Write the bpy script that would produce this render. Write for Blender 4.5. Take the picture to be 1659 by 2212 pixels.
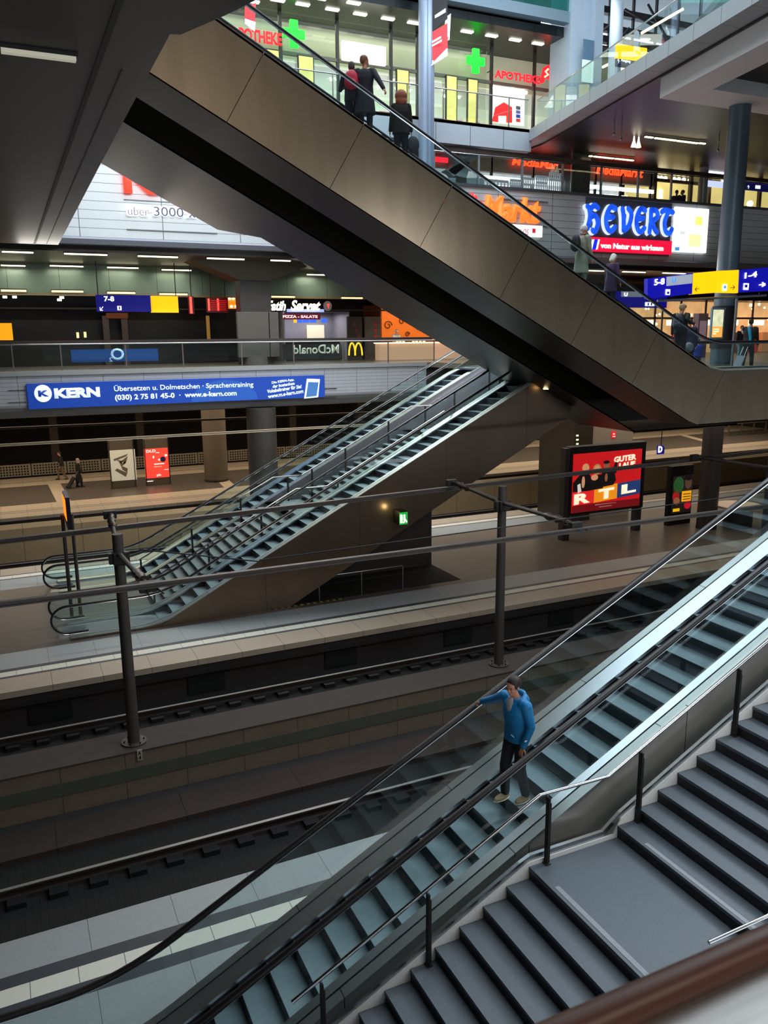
import bpy, bmesh, math, random
from math import sin, cos, tan, pi, radians, sqrt
from mathutils import Vector, Matrix
random.seed(7)
for o in list(bpy.data.objects): bpy.data.objects.remove(o)
SC = bpy.context.scene
# ------------------------------------------------------------ camera, world, light, exposure
W, H, F = 1659.0, 2212.0, 1733.05
PITCH, ROLL, YAW = radians(12.187), radians(-0.57), radians(24.852)
_fw = Vector((sin(YAW)*cos(PITCH), cos(YAW)*cos(PITCH), -sin(PITCH)))
_r = Vector((cos(YAW), -sin(YAW), 0)); _u = _r.cross(_fw)
RT = _r*cos(ROLL) + _u*sin(ROLL); UP = -_r*sin(ROLL) + _u*cos(ROLL)
cd = bpy.data.cameras.new('camera'); cam = bpy.data.objects.new('camera', cd)
SC.collection.objects.link(cam); SC.camera = cam
cam.matrix_world = Matrix(((RT.x, UP.x, -_fw.x, 0), (RT.y, UP.y, -_fw.y, 0), (RT.z, UP.z, -_fw.z, 0), (0, 0, 0, 1)))
cd.sensor_fit = 'VERTICAL'; cd.sensor_height = 36; cd.lens = 36*F/H
cd.clip_start = .05; cd.clip_end = 400
cd.dof.use_dof = True; cd.dof.focus_distance = 15; cd.dof.aperture_fstop = 12
SC.view_settings.view_transform = 'Standard'; SC.view_settings.look = 'None'
SC.view_settings.gamma = 1; SC.view_settings.exposure = 0.18
cy = SC.cycles
cy.max_bounces = 5; cy.diffuse_bounces = 2; cy.glossy_bounces = 3; cy.transmission_bounces = 4; cy.transparent_max_bounces = 12
cy.caustics_reflective = False; cy.caustics_refractive = False; cy.sample_clamp_indirect = 4
cy.use_denoising = True; cy.use_light_tree = True
w = bpy.data.worlds.new('world'); SC.world = w; w.use_nodes = True
w.node_tree.nodes['Background'].inputs[0].default_value = (.80, .91, 1, 1)
w.node_tree.nodes['Background'].inputs[1].default_value = 3.4
def area(name, loc, size, power, col=(1, 1, 1), rot=(0, 0, 0), spread=180):
    l = bpy.data.lights.new(name, 'AREA'); l.shape = 'RECTANGLE'; l.size, l.size_y = size
    l.energy = power; l.color = col; l.spread = radians(spread)
    o = bpy.data.objects.new(name, l); SC.collection.objects.link(o); o.location = loc; o.rotation_euler = rot
    return o
WARM = (1, .78, .55); WARMW = (1, .9, .76); COOL = (.72, .9, 1)
area('platform_lamp_light', (24, 47, -3.35), (66, 8), 3000, (1, .80, .56))
area('platform_lamp_light', (16, 27, -1.6), (3, 1), 10, (1, .86, .7))
area('middle_platform_light', (26, 26, -2.9), (16, 9), 520, (1, .84, .68))
area('track_light', (10, 30, 3.2), (10, 6), 420, (1, .9, .78), (radians(-28), 0, 0))
area('fascia_lamp_row_light', (17, 37.7, 3.5), (32, .9), 1100, (1, .95, .86), (radians(-35), 0, 0))
area('upper_fill_light', (19, 32.5, 14.8), (16, 1.5), 520, (.86, .93, 1), (radians(60), 0, 0))  # added unseen light on the pharmacy front and the column before it
area('rear_fill_light', (3, -9, 8.5), (16, 5), 900, (1, .9, .78), (radians(75), 0, 0))  # unseen light added behind the camera to lift cladding and stair flank
area('wall_fill_light', (6.5, 29.5, 8.2), (8, 1.2), 620, (.95, .98, 1), (radians(82), 0, 0))  # added out of view to brighten the pale slatted wall
area('stair_fill_light', (13.5, 7.2, 3.2), (3, 2.4), 620, (.86, .93, 1), (0, radians(28), 0))  # unseen area light above the stairs
area('stair_under_fill_light', (9.5, 1.6, -2.5), (9, .5), 170, (.93, .97, 1), (radians(28), 0, 0))  # unseen, added below the slab to light treads and steel flank
area('escalator_fill_light', (15, 26.5, 3.0), (7, 3), 1150, (.86, .95, 1), (0, radians(20), 0))  # unseen area light that whitens the far escalator decks

def at(px, py, X=None, Y=None, Z=None):
    """the point where the sight line through a photo pixel meets one plane of the place"""
    d = RT*((px-W/2)/F) - UP*((py-H/2)/F) + _fw
    k = X/d.x if X is not None else (Y/d.y if Y is not None else Z/d.z)
    return d*k
T = tan(radians(27.17))

# ------------------------------------------------------------ materials
def lin(c):
    return tuple((v/255/12.92) if v/255 <= .04045 else ((v/255+.055)/1.055)**2.4 for v in c)
MATS = {}
def tang(m, v):
    n = m.node_tree; c = n.nodes.new('ShaderNodeCombineXYZ')
    for k in range(3): c.inputs[k].default_value = v[k]
    b = n.nodes['Principled BSDF']; b.inputs['Anisotropic'].default_value = .8; n.links.new(c.outputs[0], b.inputs['Tangent']); return m
def mat(name, col, rough=.6, metal=0, emit=0, ecol=None, noise=.12, scale=4, bump=0, bscale=60, lines=None, lcol=None, stretch=None, spec=.5, brick=None):
    if name in MATS: return MATS[name]
    m = bpy.data.materials.new(name); m.use_nodes = True; n = m.node_tree; N = n.nodes; L = n.links
    b = N['Principled BSDF']; c = (*lin(col), 1)
    b.inputs['Roughness'].default_value = rough; b.inputs['Metallic'].default_value = metal
    b.inputs['Specular IOR Level'].default_value = spec
    tc = N.new('ShaderNodeNewGeometry')
    src = tc.outputs['Position']
    if stretch:
        mp = N.new('ShaderNodeMapping'); mp.inputs['Scale'].default_value = stretch; L.new(src, mp.inputs[0]); src2 = mp.outputs[0]
    else: src2 = src
    nz = N.new('ShaderNodeTexNoise'); nz.inputs['Scale'].default_value = scale; nz.inputs['Detail'].default_value = 5
    L.new(src2, nz.inputs['Vector'])
    mx = N.new('ShaderNodeMix'); mx.data_type = 'RGBA'
    mx.inputs[6].default_value = tuple(v*(1-noise) for v in c[:3])+(1,); mx.inputs[7].default_value = tuple(min(1, v*(1+noise)) for v in c[:3])+(1,)
    L.new(nz.outputs[0], mx.inputs[0]); out = mx.outputs[2]
    if lines:
        sp = N.new('ShaderNodeSeparateXYZ'); L.new(src, sp.inputs[0]); acc = None
        for ax, per, wd, off in lines:
            a = N.new('ShaderNodeMath'); a.operation = 'MULTIPLY_ADD'; a.inputs[1].default_value = 1/per; a.inputs[2].default_value = 100-off/per
            L.new(sp.outputs[ax], a.inputs[0])
            f = N.new('ShaderNodeMath'); f.operation = 'FRACT'; L.new(a.outputs[0], f.inputs[0])
            g = N.new('ShaderNodeMath'); g.operation = 'LESS_THAN'; g.inputs[1].default_value = wd/per; L.new(f.outputs[0], g.inputs[0])
            if acc is None: acc = g.outputs[0]
            else:
                h = N.new('ShaderNodeMath'); h.operation = 'MAXIMUM'; L.new(acc, h.inputs[0]); L.new(g.outputs[0], h.inputs[1]); acc = h.outputs[0]
        m2 = N.new('ShaderNodeMix'); m2.data_type = 'RGBA'; L.new(acc, m2.inputs[0]); L.new(out, m2.inputs[6])
        m2.inputs[7].default_value = (*lin(lcol or tuple(v*.45 for v in col)), 1); out = m2.outputs[2]
    L.new(out, b.inputs['Base Color'])
    if bump:
        bn = N.new('ShaderNodeTexNoise'); bn.inputs['Scale'].default_value = bscale; L.new(src2, bn.inputs['Vector'])
        bp = N.new('ShaderNodeBump'); bp.inputs['Strength'].default_value = bump; bp.inputs['Distance'].default_value = .02
        L.new(bn.outputs[0], bp.inputs['Height']); L.new(bp.outputs[0], b.inputs['Normal'])
    if emit:
        b.inputs['Emission Color'].default_value = (*lin(ecol or col), 1); b.inputs['Emission Strength'].default_value = emit
        if not ecol and not lines: L.new(out, b.inputs['Emission Color'])
    MATS[name] = m; return m
def glassm(name, tint=(.90, .96, .95), refl=.03, rough=.02):
    if name in MATS: return MATS[name]
    m = bpy.data.materials.new(name); m.use_nodes = True; n = m.node_tree; N = n.nodes; L = n.links
    N.remove(N['Principled BSDF']); o = N['Material Output']
    t = N.new('ShaderNodeBsdfTransparent'); t.inputs[0].default_value = (*tint, 1)
    g = N.new('ShaderNodeBsdfGlossy'); g.inputs['Roughness'].default_value = rough
    f = N.new('ShaderNodeLayerWeight'); f.inputs[0].default_value = .22
    ml = N.new('ShaderNodeMath'); ml.operation = 'MULTIPLY_ADD'; ml.inputs[1].default_value = .32; ml.inputs[2].default_value = refl
    L.new(f.outputs['Fresnel'], ml.inputs[0])
    x = N.new('ShaderNodeMixShader'); L.new(ml.outputs[0], x.inputs[0]); L.new(t.outputs[0], x.inputs[1]); L.new(g.outputs[0], x.inputs[2])
    L.new(x.outputs[0], o.inputs[0]); MATS[name] = m; return m
def em(name, col, s=1.0):
    return mat(name, col, .5, 0, s, noise=.02)
GLASS = glassm('balustrade_glass'); GLASS2 = glassm('shop_glass', (.93, .95, .92), .02)
GLASST = glassm('escalator_glass', (.90, .965, .965), .03)
STEEL = mat('brushed_steel', (168, 170, 172), .28, 1, noise=.15, scale=3, stretch=(1, 1, 30), bump=.05, bscale=80)
STEELD = mat('dark_brushed_steel', (112, 104, 94), .36, .95, noise=.3, scale=1.2, stretch=(6, 1, .7), bump=.06, bscale=30)
CHROME = mat('polished_chrome', (215, 217, 222), .12, 1, noise=.03)
RUBBER = mat('black_rubber', (22, 20, 22), .35, noise=.2)
DARKM = mat('dark_painted_metal', (44, 40, 38), .5, .2, noise=.2, scale=6)
BLACK = mat('matt_black', (14, 13, 13), .7)
POLE = mat('grey_painted_pole', (74, 68, 62), .55, .1, noise=.15, scale=8, bump=.1)
COLBLUE = mat('blue_grey_column_paint', (96, 116, 130), .35, .3, noise=.08)
WHITEP = mat('white_paint', (222, 226, 226), .6, noise=.05)

# ------------------------------------------------------------ mesh helpers
class B:
    def __init__(s): s.b = bmesh.new()
    def box(s, x0, y0, z0, x1, y1, z1):
        x0, x1 = sorted((x0, x1)); y0, y1 = sorted((y0, y1)); z0, z1 = sorted((z0, z1))
        v = [s.b.verts.new(p) for p in ((x0,y0,z0),(x1,y0,z0),(x1,y1,z0),(x0,y1,z0),(x0,y0,z1),(x1,y0,z1),(x1,y1,z1),(x0,y1,z1))]
        for f in ((0,3,2,1),(4,5,6,7),(0,1,5,4),(1,2,6,5),(2,3,7,6),(3,0,4,7)): s.b.faces.new([v[i] for i in f])
        return s
    def hexa(s, pts):
        v = [s.b.verts.new(p) for p in pts]
        for f in ((0,3,2,1),(4,5,6,7),(0,1,5,4),(1,2,6,5),(2,3,7,6),(3,0,4,7)): s.b.faces.new([v[i] for i in f])
        return s
    def prism(s, poly, y0, y1, axis='y'):
        """polygon of (x,z) pulled along y (or (x,y) pulled along z, or (y,z) along x)"""
        mk = {'y': lambda p, q: (p[0], q, p[1]), 'z': lambda p, q: (p[0], p[1], q), 'x': lambda p, q: (q, p[0], p[1])}[axis]
        a = [s.b.verts.new(mk(p, y0)) for p in poly]; c = [s.b.verts.new(mk(p, y1)) for p in poly]; n = len(poly)
        s.b.faces.new(a); s.b.faces.new(c[::-1])
        for i in range(n): s.b.faces.new((a[i], c[i], c[(i+1) % n], a[(i+1) % n]))
        return s
    def ribbon(s, path, lo, hi, y0, y1):
        """solid strip: between path+lo and path+hi (z offsets or functions), thick in y"""
        prev = None
        for i, (x, z) in enumerate(path):
            a = lo[i] if isinstance(lo, list) else z+lo; c = hi[i] if isinstance(hi, list) else z+hi
            r = [s.b.verts.new(p) for p in ((x, y0, a), (x, y1, a), (x, y1, c), (x, y0, c))]
            if prev:
                for k in range(4): s.b.faces.new((prev[k], prev[(k+1) % 4], r[(k+1) % 4], r[k]))
            else: s.b.faces.new(r)
            prev = r
        s.b.faces.new(prev[::-1]); return s
    def sweep(s, pts, rad, seg=10, closed=False, prof=None, cap=True):
        """tube (or any profile) along a 3-D polyline; rad may be a list"""
        pts = [Vector(p) for p in pts]; n = len(pts); rings = []
        ref = Vector((0, 1, 0))
        for i, p in enumerate(pts):
            if closed: t = (pts[(i+1) % n]-pts[i-1])
            else: t = pts[min(i+1, n-1)]-pts[max(i-1, 0)]
            t.normalize()
            r0 = ref if abs(t.dot(ref)) < .9 else Vector((1, 0, 0))
            a = t.cross(r0).normalized(); c = a.cross(t).normalized()
            r = rad[i] if isinstance(rad, (list, tuple)) and prof is None else rad
            if prof: ring = [s.b.verts.new(p + c*q[0] + a*q[1]) for q in prof]
            else: ring = [s.b.verts.new(p + (a*cos(2*pi*k/seg) + c*sin(2*pi*k/seg))*r) for k in range(seg)]
            rings.append(ring)
        m = len(rings[0])
        for i in range(n if closed else n-1):
            A, C = rings[i], rings[(i+1) % n]
            for k in range(m): s.b.faces.new((A[k], A[(k+1) % m], C[(k+1) % m], C[k]))
        if not closed and cap: s.b.faces.new(rings[0][::-1]); s.b.faces.new(rings[-1])
        return s
    def pipe(s, pts, r, seg=12):
        pts = [Vector(p) for p in pts]
        for a, c in zip(pts, pts[1:]): s.sweep([a, c], r, seg)
        for p in pts[1:-1]: s.ball(p, r*1.002, 2)
        return s
    def cyl(s, x, y, z0, z1, r, r2=None, seg=28):
        return s.sweep([(x, y, z0), (x, y, z1)], [r, r if r2 is None else r2], seg)
    def ball(s, c, r, sub=3, m=None):
        M = Matrix.Translation(c) @ (m or Matrix()) @ Matrix.Diagonal((*(r if hasattr(r, '__len__') else (r, r, r)), 1))
        bmesh.ops.create_icosphere(s.b, subdivisions=sub, radius=1, matrix=M); return s
    def mesh(s, name, smooth=False):
        bmesh.ops.recalc_face_normals(s.b, faces=s.b.faces)
        me = bpy.data.meshes.new(name); s.b.to_mesh(me); s.b.free()
        if smooth: me.shade_smooth()
        return me
    def build(s, name, m, parent=None, smooth=False, bevel=0):
        me = s.mesh(name, smooth); return put(name, me, m, parent, bevel, smooth)
def put(name, me, m, parent=None, bevel=0, smooth=False):
    if not me.materials: me.materials.append(m)
    if parent is not None: org = WLOC[parent.name]
    else:
        xs = [v.co for v in me.vertices]
        org = Vector(((min(v.x for v in xs)+max(v.x for v in xs))/2, (min(v.y for v in xs)+max(v.y for v in xs))/2, min(v.z for v in xs)))
    me.transform(Matrix.Translation(-org))
    o = bpy.data.objects.new(name, me); SC.collection.objects.link(o)
    if parent is not None: o.parent = parent; WLOC[o.name] = org.copy()
    else: o.location = org; WLOC[o.name] = org.copy()
    if bevel:
        bv = o.modifiers.new('bevel', 'BEVEL'); bv.width = bevel; bv.segments = 2; bv.limit_method = 'ANGLE'
    if smooth and not bevel:
        try: me.set_sharp_from_angle(angle=radians(40))
        except Exception: pass
    return o
WLOC = {}
def thing(name, loc, label, cat, group=None):
    o = bpy.data.objects.new(name, None); SC.collection.objects.link(o); o.location = loc; o.empty_display_size = .2
    WLOC[o.name] = Vector(loc); o['label'] = label; o['category'] = cat
    if group: o['group'] = group
    return o
def tag(o, label, cat, group=None):
    o['label'] = label; o['category'] = cat
    if group: o['group'] = group
    return o
def struct(b, name, m, bevel=0):
    o = b.build(name, m, None, False, bevel); o['kind'] = 'structure'; return o
def bx(x0, y0, z0, x1, y1, z1): return B().box(x0, y0, z0, x1, y1, z1)
_FC = {}
def text(s, p0, ux, uz, m, parent, name='lettering', w=None, h=None, ext=.01, bold=0, shear=0, mirror=False):
    """letters fitted in a w x h box whose lower left corner is p0, along unit vectors ux (reading way) and uz (up)"""
    c = bpy.data.curves.new('t', 'FONT'); c.body = s; c.size = 1; c.extrude = 0; c.offset = bold; c.shear = shear; c.resolution_u = 3
    o = bpy.data.objects.new('t', c); SC.collection.objects.link(o); dg = bpy.context.evaluated_depsgraph_get(); dg.update()
    me = bpy.data.meshes.new_from_object(o.evaluated_get(dg)); bpy.data.objects.remove(o); bpy.data.curves.remove(c)
    xs = [v.co.x for v in me.vertices]; ys = [v.co.y for v in me.vertices]
    x0, x1, y0, y1 = min(xs), max(xs), min(ys), max(ys)
    sx = w/(x1-x0) if w else None; sy = h/(y1-y0) if h else None
    sx = sx or sy; sy = sy or sx
    ux = Vector(ux).normalized(); uz = Vector(uz).normalized(); un = ux.cross(uz); p0 = Vector(p0)
    b = bmesh.new(); b.from_mesh(me)
    r = bmesh.ops.extrude_face_region(b, geom=list(b.faces))
    mv = [g for g in r['geom'] if isinstance(g, bmesh.types.BMVert)]; back = set(mv)
    for v in b.verts:
        X = (v.co.x-x0)*sx; Y = (v.co.y-y0)*sy
        if mirror: X = (x1-x0)*sx - X
        v.co = p0 + ux*X + uz*Y + un*(ext if v in back else 0)
    bmesh.ops.recalc_face_normals(b, faces=b.faces)
    me2 = bpy.data.meshes.new(name); b.to_mesh(me2); b.free(); bpy.data.meshes.remove(me)
    return put(name, me2, m, parent)
XA, ZA = Vector((1, 0, 0)), Vector((0, 0, 1))
def textr(s, a, b_, Y, m, parent, **k):
    """letters on a plane of constant Y between photo pixels a (lower left) and b (upper right)"""
    p, q = at(*a, Y=Y), at(*b_, Y=Y)
    return text(s, p, XA, ZA, m, parent, w=q.x-p.x, h=q.z-p.z, **k)
def slab_on(a, b_, Y, m, parent, name, t=.03):
    p, q = at(*a, Y=Y), at(*b_, Y=Y)
    return bx(p.x, Y, p.z, q.x, Y+t, q.z).build(name, m, parent)
def bendpath(s, h, zlo, zhi, xs, xe, L=.7):
    """flat - 27 degree slope - flat; z = h + s*T*x on the slope, s=1 rises to the right"""
    if s > 0: xa, za, xb, zb = (zlo-h)/T, zlo, (zhi-h)/T, zhi
    else: xa, za, xb, zb = (h-zhi)/T, zhi, (h-zlo)/T, zlo
    P = [(xs, za)]
    for (cx, cz, d0, d1) in ((xa, za, 0, s*T), (xb, zb, s*T, 0)):
        if cx-L < xs or cx+L > xe: continue
        for k in range(9):
            u = k/8; p0 = (cx-L, cz-d0*L); p2 = (cx+L, cz+d1*L)
            P.append(((1-u)**2*p0[0]+2*u*(1-u)*cx+u*u*p2[0], (1-u)**2*p0[1]+2*u*(1-u)*cz+u*u*p2[1]))
    if xb > xe: P.append((xe, h+s*T*xe))
    else: P.append((xe, zb))
    if xa < xs: P[0] = (xs, h+s*T*xs)
    return P
def lump(b_, name, m, parent, voxel=.014, smooth=4):
    """fuse overlapping shapes to one continuous surface"""
    me = b_.mesh('tmp'); o = bpy.data.objects.new('tmp', me); SC.collection.objects.link(o)
    r = o.modifiers.new('r', 'REMESH'); r.mode = 'VOXEL'; r.voxel_size = voxel; r.use_smooth_shade = True
    q = o.modifiers.new('s', 'SMOOTH'); q.iterations = smooth; q.factor = .5
    dg = bpy.context.evaluated_depsgraph_get(); dg.update()
    me2 = bpy.data.meshes.new_from_object(o.evaluated_get(dg)); bpy.data.objects.remove(o); bpy.data.meshes.remove(me)
    me2.materials.clear(); me2.name = name
    return put(name, me2, m, parent)
# ============================================================ STRUCTURE
ZP, ZR, ZB, ZL = -8.3, -9.06, -9.3, -1.2
PLAT = mat('platform_granite_light', (158, 162, 162), .5, noise=.10, scale=14, lines=[(0, 1.2, .008, .3)])
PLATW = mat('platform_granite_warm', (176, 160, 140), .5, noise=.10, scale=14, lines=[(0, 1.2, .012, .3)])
PLATD = mat('platform_granite_dark', (88, 80, 74), .35, noise=.14, scale=10)
STRIPD = mat('platform_dark_strip', (58, 62, 68), .5, noise=.12, scale=12)
STRIPL = mat('platform_tactile_strip', (226, 222, 206), .55, noise=.06, scale=20, lines=[(0, .6, .010, .1)])
CONC = mat('track_wall_concrete', (112, 98, 82), .8, noise=.2, scale=2.5, stretch=(1, 1, 1.6), lines=[(0, 1.25, .014, .2)])
CONCD = mat('track_bed_concrete', (46, 41, 39), .9, noise=.3, scale=3)
BED = mat('track_bed_mat', (24, 22, 22), .95, noise=.35, scale=5, lines=[(0, .12, .02, 0)], lcol=(14, 13, 13))
GREEN = mat('green_wall_stripe', (74, 78, 66), .8, noise=.2, scale=2)
SOFF = mat('dark_soffit', (58, 54, 51), .55, noise=.2, scale=1.2, lines=[(1, .3, .012, 0)])
SLATS = mat('pale_slatted_cladding', (196, 202, 204), .5, noise=.04, lines=[(2, .36, .02, 3.9), (0, 3.4, .035, 3.35)], lcol=(96, 100, 104))
SLATG = mat('grey_slatted_cladding', (196, 200, 204), .5, noise=.05, lines=[(2, .36, .02, 3.9), (0, 3.4, .03, 3.35)], lcol=(70, 72, 76))
PANG = mat('grey_metal_panels', (168, 178, 188), .5, .1, noise=.05, lines=[(0, 1.95, .03, .6)], lcol=(62, 68, 74))
DARKW = mat('dark_tunnel_wall', (30, 26, 24), .9, noise=.4, scale=1)
FLG = mat('gallery_floor_stone', (112, 100, 90), .3, noise=.1, scale=6, lines=[(0, 1.2, .01, 0), (1, 1.2, .01, 0)])
XW0, XW1 = -14, 62

def platform(name, y0, y1, spec, mface):
    struct(bx(XW0, y0, ZB-.4, XW1, y1, ZP-.03), name, mface)
    for a, b_, m in spec: struct(bx(XW0, a, ZP-.03, XW1, b_, ZP), 'floor', m)
platform('trim_1', -2, 11.14, [(10.49, 11.14, PLAT), (10.26, 10.49, STRIPD), (9.955, 10.26, STRIPL), (9.72, 9.955, STRIPD), (-2, 9.72, PLAT)], CONCD)
yy = lambda y: at(0, y, Z=ZP).y
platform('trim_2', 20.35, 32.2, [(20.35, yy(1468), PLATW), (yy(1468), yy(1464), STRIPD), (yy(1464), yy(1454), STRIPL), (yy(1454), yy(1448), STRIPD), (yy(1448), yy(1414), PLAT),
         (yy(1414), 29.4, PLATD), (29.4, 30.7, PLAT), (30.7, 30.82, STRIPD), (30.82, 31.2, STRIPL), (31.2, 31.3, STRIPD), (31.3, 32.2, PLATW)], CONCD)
platform('trim_3', 42.0, 54.5, [(42, 43.1, PLATW), (43.1, 43.2, STRIPD), (43.2, 43.5, PLATW), (43.5, 43.6, STRIPD), (43.6, 45.2, PLATW), (45.2, 51.2, PLATD), (51.2, 52.6, PLATW), (52.6, 52.72, STRIPD), (52.72, 54.5, PLATW)], CONCD)
# pale cross bands of the far platform floor
for i, (a, c) in enumerate([((113, 1040), (135, 1082)), ((470, 1025), (520, 1068)), ((1400, 930), (1560, 962))]):
    p = at(*a, Z=ZP); q = at(*c, Z=ZP)
    x0 = p.x
    struct(B().prism([(p.x-.3, 51.2), (p.x+.4, 51.2), (q.x+.4, 45.2), (q.x-.3, 45.2)], ZP, ZP+.004, 'z'), 'floor', PLATW)
struct(bx(7.2, 23.42, ZP, 13.8, 25.58, ZP+.006), 'floor', mat('black_floor_sheet', (14, 13, 13), .8))  # thin black sheet added to darken the floor under the escalator
# edge of platforms: nosing lip and dark refuge openings
for y, s in ((11.14, 1), (20.35, -1), (32.2, 1), (42.0, -1)):
    struct(bx(XW0, y, ZP-.16, XW1, y+.05*s, ZP+.001), 'trim_4', PLATW if y > 15 else PLAT)
NICHE = mat('niche_dark', (8, 8, 8), .9)
for k in range(16):
    struct(bx(-12+k*3.9, 20.30, ZB+.05, -12+k*3.9+1.0, 20.345, ZP-.36), 'trim_5', NICHE)
struct(bx(XW0, 20.22, ZP-.40, XW1, 20.34, ZP-.34), 'trim_6', DARKM)
# track beds
for a, c in ((11.14, 14.62), (16.9, 20.35), (32.2, 37.2), (38.3, 42.0), (54.5, 62)):
    struct(bx(XW0, a, ZB-.4, XW1, c, ZB-.02), 'floor', BED)
struct(bx(XW0, 14.62, ZB-.4, XW1, 15.5, ZB+.10), 'floor', mat('brown_kerb_concrete', (58, 46, 38), .9, noise=.25, scale=3, lines=[(0, 2.4, .02, 0)]))
struct(bx(XW0, 15.5, ZB-.4, XW1, 16.0, ZB-.03), 'floor', CONCD)
# dividing walls between the tracks
struct(bx(XW0, 16.0, ZB-.3, XW1, 16.9, ZP-.03), 'wall_middle', CONC)
struct(bx(XW0, 15.985, ZB+.36, XW1, 16.0, ZB+.64), 'trim_7', GREEN)
struct(bx(XW0, 15.98, ZP-.03, XW1, 16.95, ZP), 'trim_8', mat('ledge_concrete', (66, 57, 52), .85, noise=.2, scale=4))
struct(bx(XW0, 37.2, ZB-.3, XW1, 38.3, -7.86), 'wall_back', mat('rear_track_wall', (150, 126, 92), .8, noise=.2, scale=1.5, lines=[(0, 2.4, .02, 0)]))
# end walls of the underground hall
struct(bx(XW0, 62, -10, XW1, 62.4, ZL), 'wall_far', DARKW)
struct(bx(XW1, -4, -10, XW1+.4, 62, 12), 'wall_right', DARKW)
struct(bx(XW0-.4, -4, -10, XW0, 62, 4), 'wall_left', DARKW)
for k in range(14):
    struct(bx(XW0+k*5.4, 55.9, ZB, XW0+k*5.4+.5, 56.4, -3.1), 'trim_9', mat('tunnel_pier', (52, 44, 38), .9, noise=.3))

# hall envelope: walls behind and beside the camera, roof with a long glazed skylight over the void
HW = mat('hall_wall_grey', (92, 92, 94), .6, noise=.1); RF = mat('roof_underside', (96, 100, 104), .6, noise=.1)
struct(bx(XW0-.4, -14.4, -10, XW1+.4, -14, 27), 'wall_near', HW)
struct(bx(XW0-.4, -14, 4, XW0, 62.4, 27), 'wall_left', HW); struct(bx(XW0-.4, -14, -10, XW0, -4, 4), 'wall_left', HW)
struct(bx(XW1, -14, 12, XW1+.4, 36, 27), 'wall_right', HW); struct(bx(XW1, -14, -10, XW1+.4, -4, 12), 'wall_right', HW)
struct(bx(XW0, -14, 26.6, XW1, 3, 27), 'ceiling', RF); struct(bx(XW0, 3, 26.6, -6, 62.4, 27), 'ceiling', RF)
struct(bx(34, 3, 26.6, XW1, 62.4, 27), 'ceiling', RF)
for k in range(17): struct(bx(-6, 3+k*3.6, 26.4, 34, 3.35+k*3.6, 27), 'trim_20', RF)
# -------- gallery level around the void (floor at -1.2)
FASC = mat('curved_fascia_metal', (140, 140, 142), .45, .3, noise=.06)
struct(bx(XW0, 37.0, ZL-.25, XW1, 62, ZL), 'floor', FLG)
struct(bx(XW0, 37.4, -3.15, XW1, 62, ZL-.25), 'ceiling', SOFF)
zt = at(300, 806, Y=37).z; zb = at(300, 866, Y=37).z
struct(bx(XW0, 36.9, zt, 19.6, 37.3, ZL+.02), 'trim_10', mat('kerb_metal_light', (168, 168, 166), .4, .3, noise=.05))
struct(bx(XW0, 36.98, zb, 19.6, 37.3, zt), 'trim_11', mat('pale_striped_cladding', (176, 178, 182), .45, .1, noise=.12, scale=2, stretch=(4, 1, .6), lines=[(2, .165, .012, 0), (0, 1.7, .02, .4)], lcol=(96, 96, 100)))
prof = [(36.98, zb), (36.98, zb-.1), (37.06, zb-.25), (37.25, -3.1), (37.5, -3.16), (37.5, zb)]
struct(B().prism(prof, XW0, 19.6, 'x'), 'trim_12', FASC)
# slab on the right where the tall escalator lands
struct(bx(19.9, 18.45, ZL-.25, XW1, 37.0, ZL), 'floor', FLG)
struct(bx(21.2, 18.45, -2.7, XW1, 37.0, ZL-.25), 'ceiling', SOFF)
# slab the photographer stands on, behind the handrail
struct(bx(-8, -4, ZL-.8, 16, .25, -1.55), 'floor', FLG)
# -------- deck over the left side and over the camera (soffit at 3.9)
ZS = 3.9
e = [at(128, 525.5, Z=ZS), at(219, 351, Z=ZS), at(367, 74, Z=ZS), at(390, 75, Z=ZS), at(487, 33, Z=ZS), at(553, 0, Z=ZS), at(600, -40, Z=ZS)]
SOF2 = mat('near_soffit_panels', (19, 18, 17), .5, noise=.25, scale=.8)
poly = [(-14, -4), (-14, 37)] + [(p.x, p.y) for p in e] + [(3.6, 6.5), (3.6, -4)]
poly[2] = (e[0].x, 37)
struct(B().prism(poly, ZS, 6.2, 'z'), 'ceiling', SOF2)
gx0, gx1 = at(72, 533, Z=ZS), at(260, 0, Z=ZS)
struct(B().prism([(gx0.x-.03, 37), (gx0.x+.05, 37), (gx1.x+.05, 4), (gx1.x-.03, 4)], ZS-.012, ZS+.01, 'z'), 'trim_13', BLACK)
a, c = at(140, 470, Z=ZS), at(262, 150, Z=ZS)
struct(B().prism([(2.02, 37), (2.045, 37), (c.x+.02, c.y), (c.x, c.y)], ZS-.006, ZS+.01, 'z'), 'trim_14', BLACK)
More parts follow.
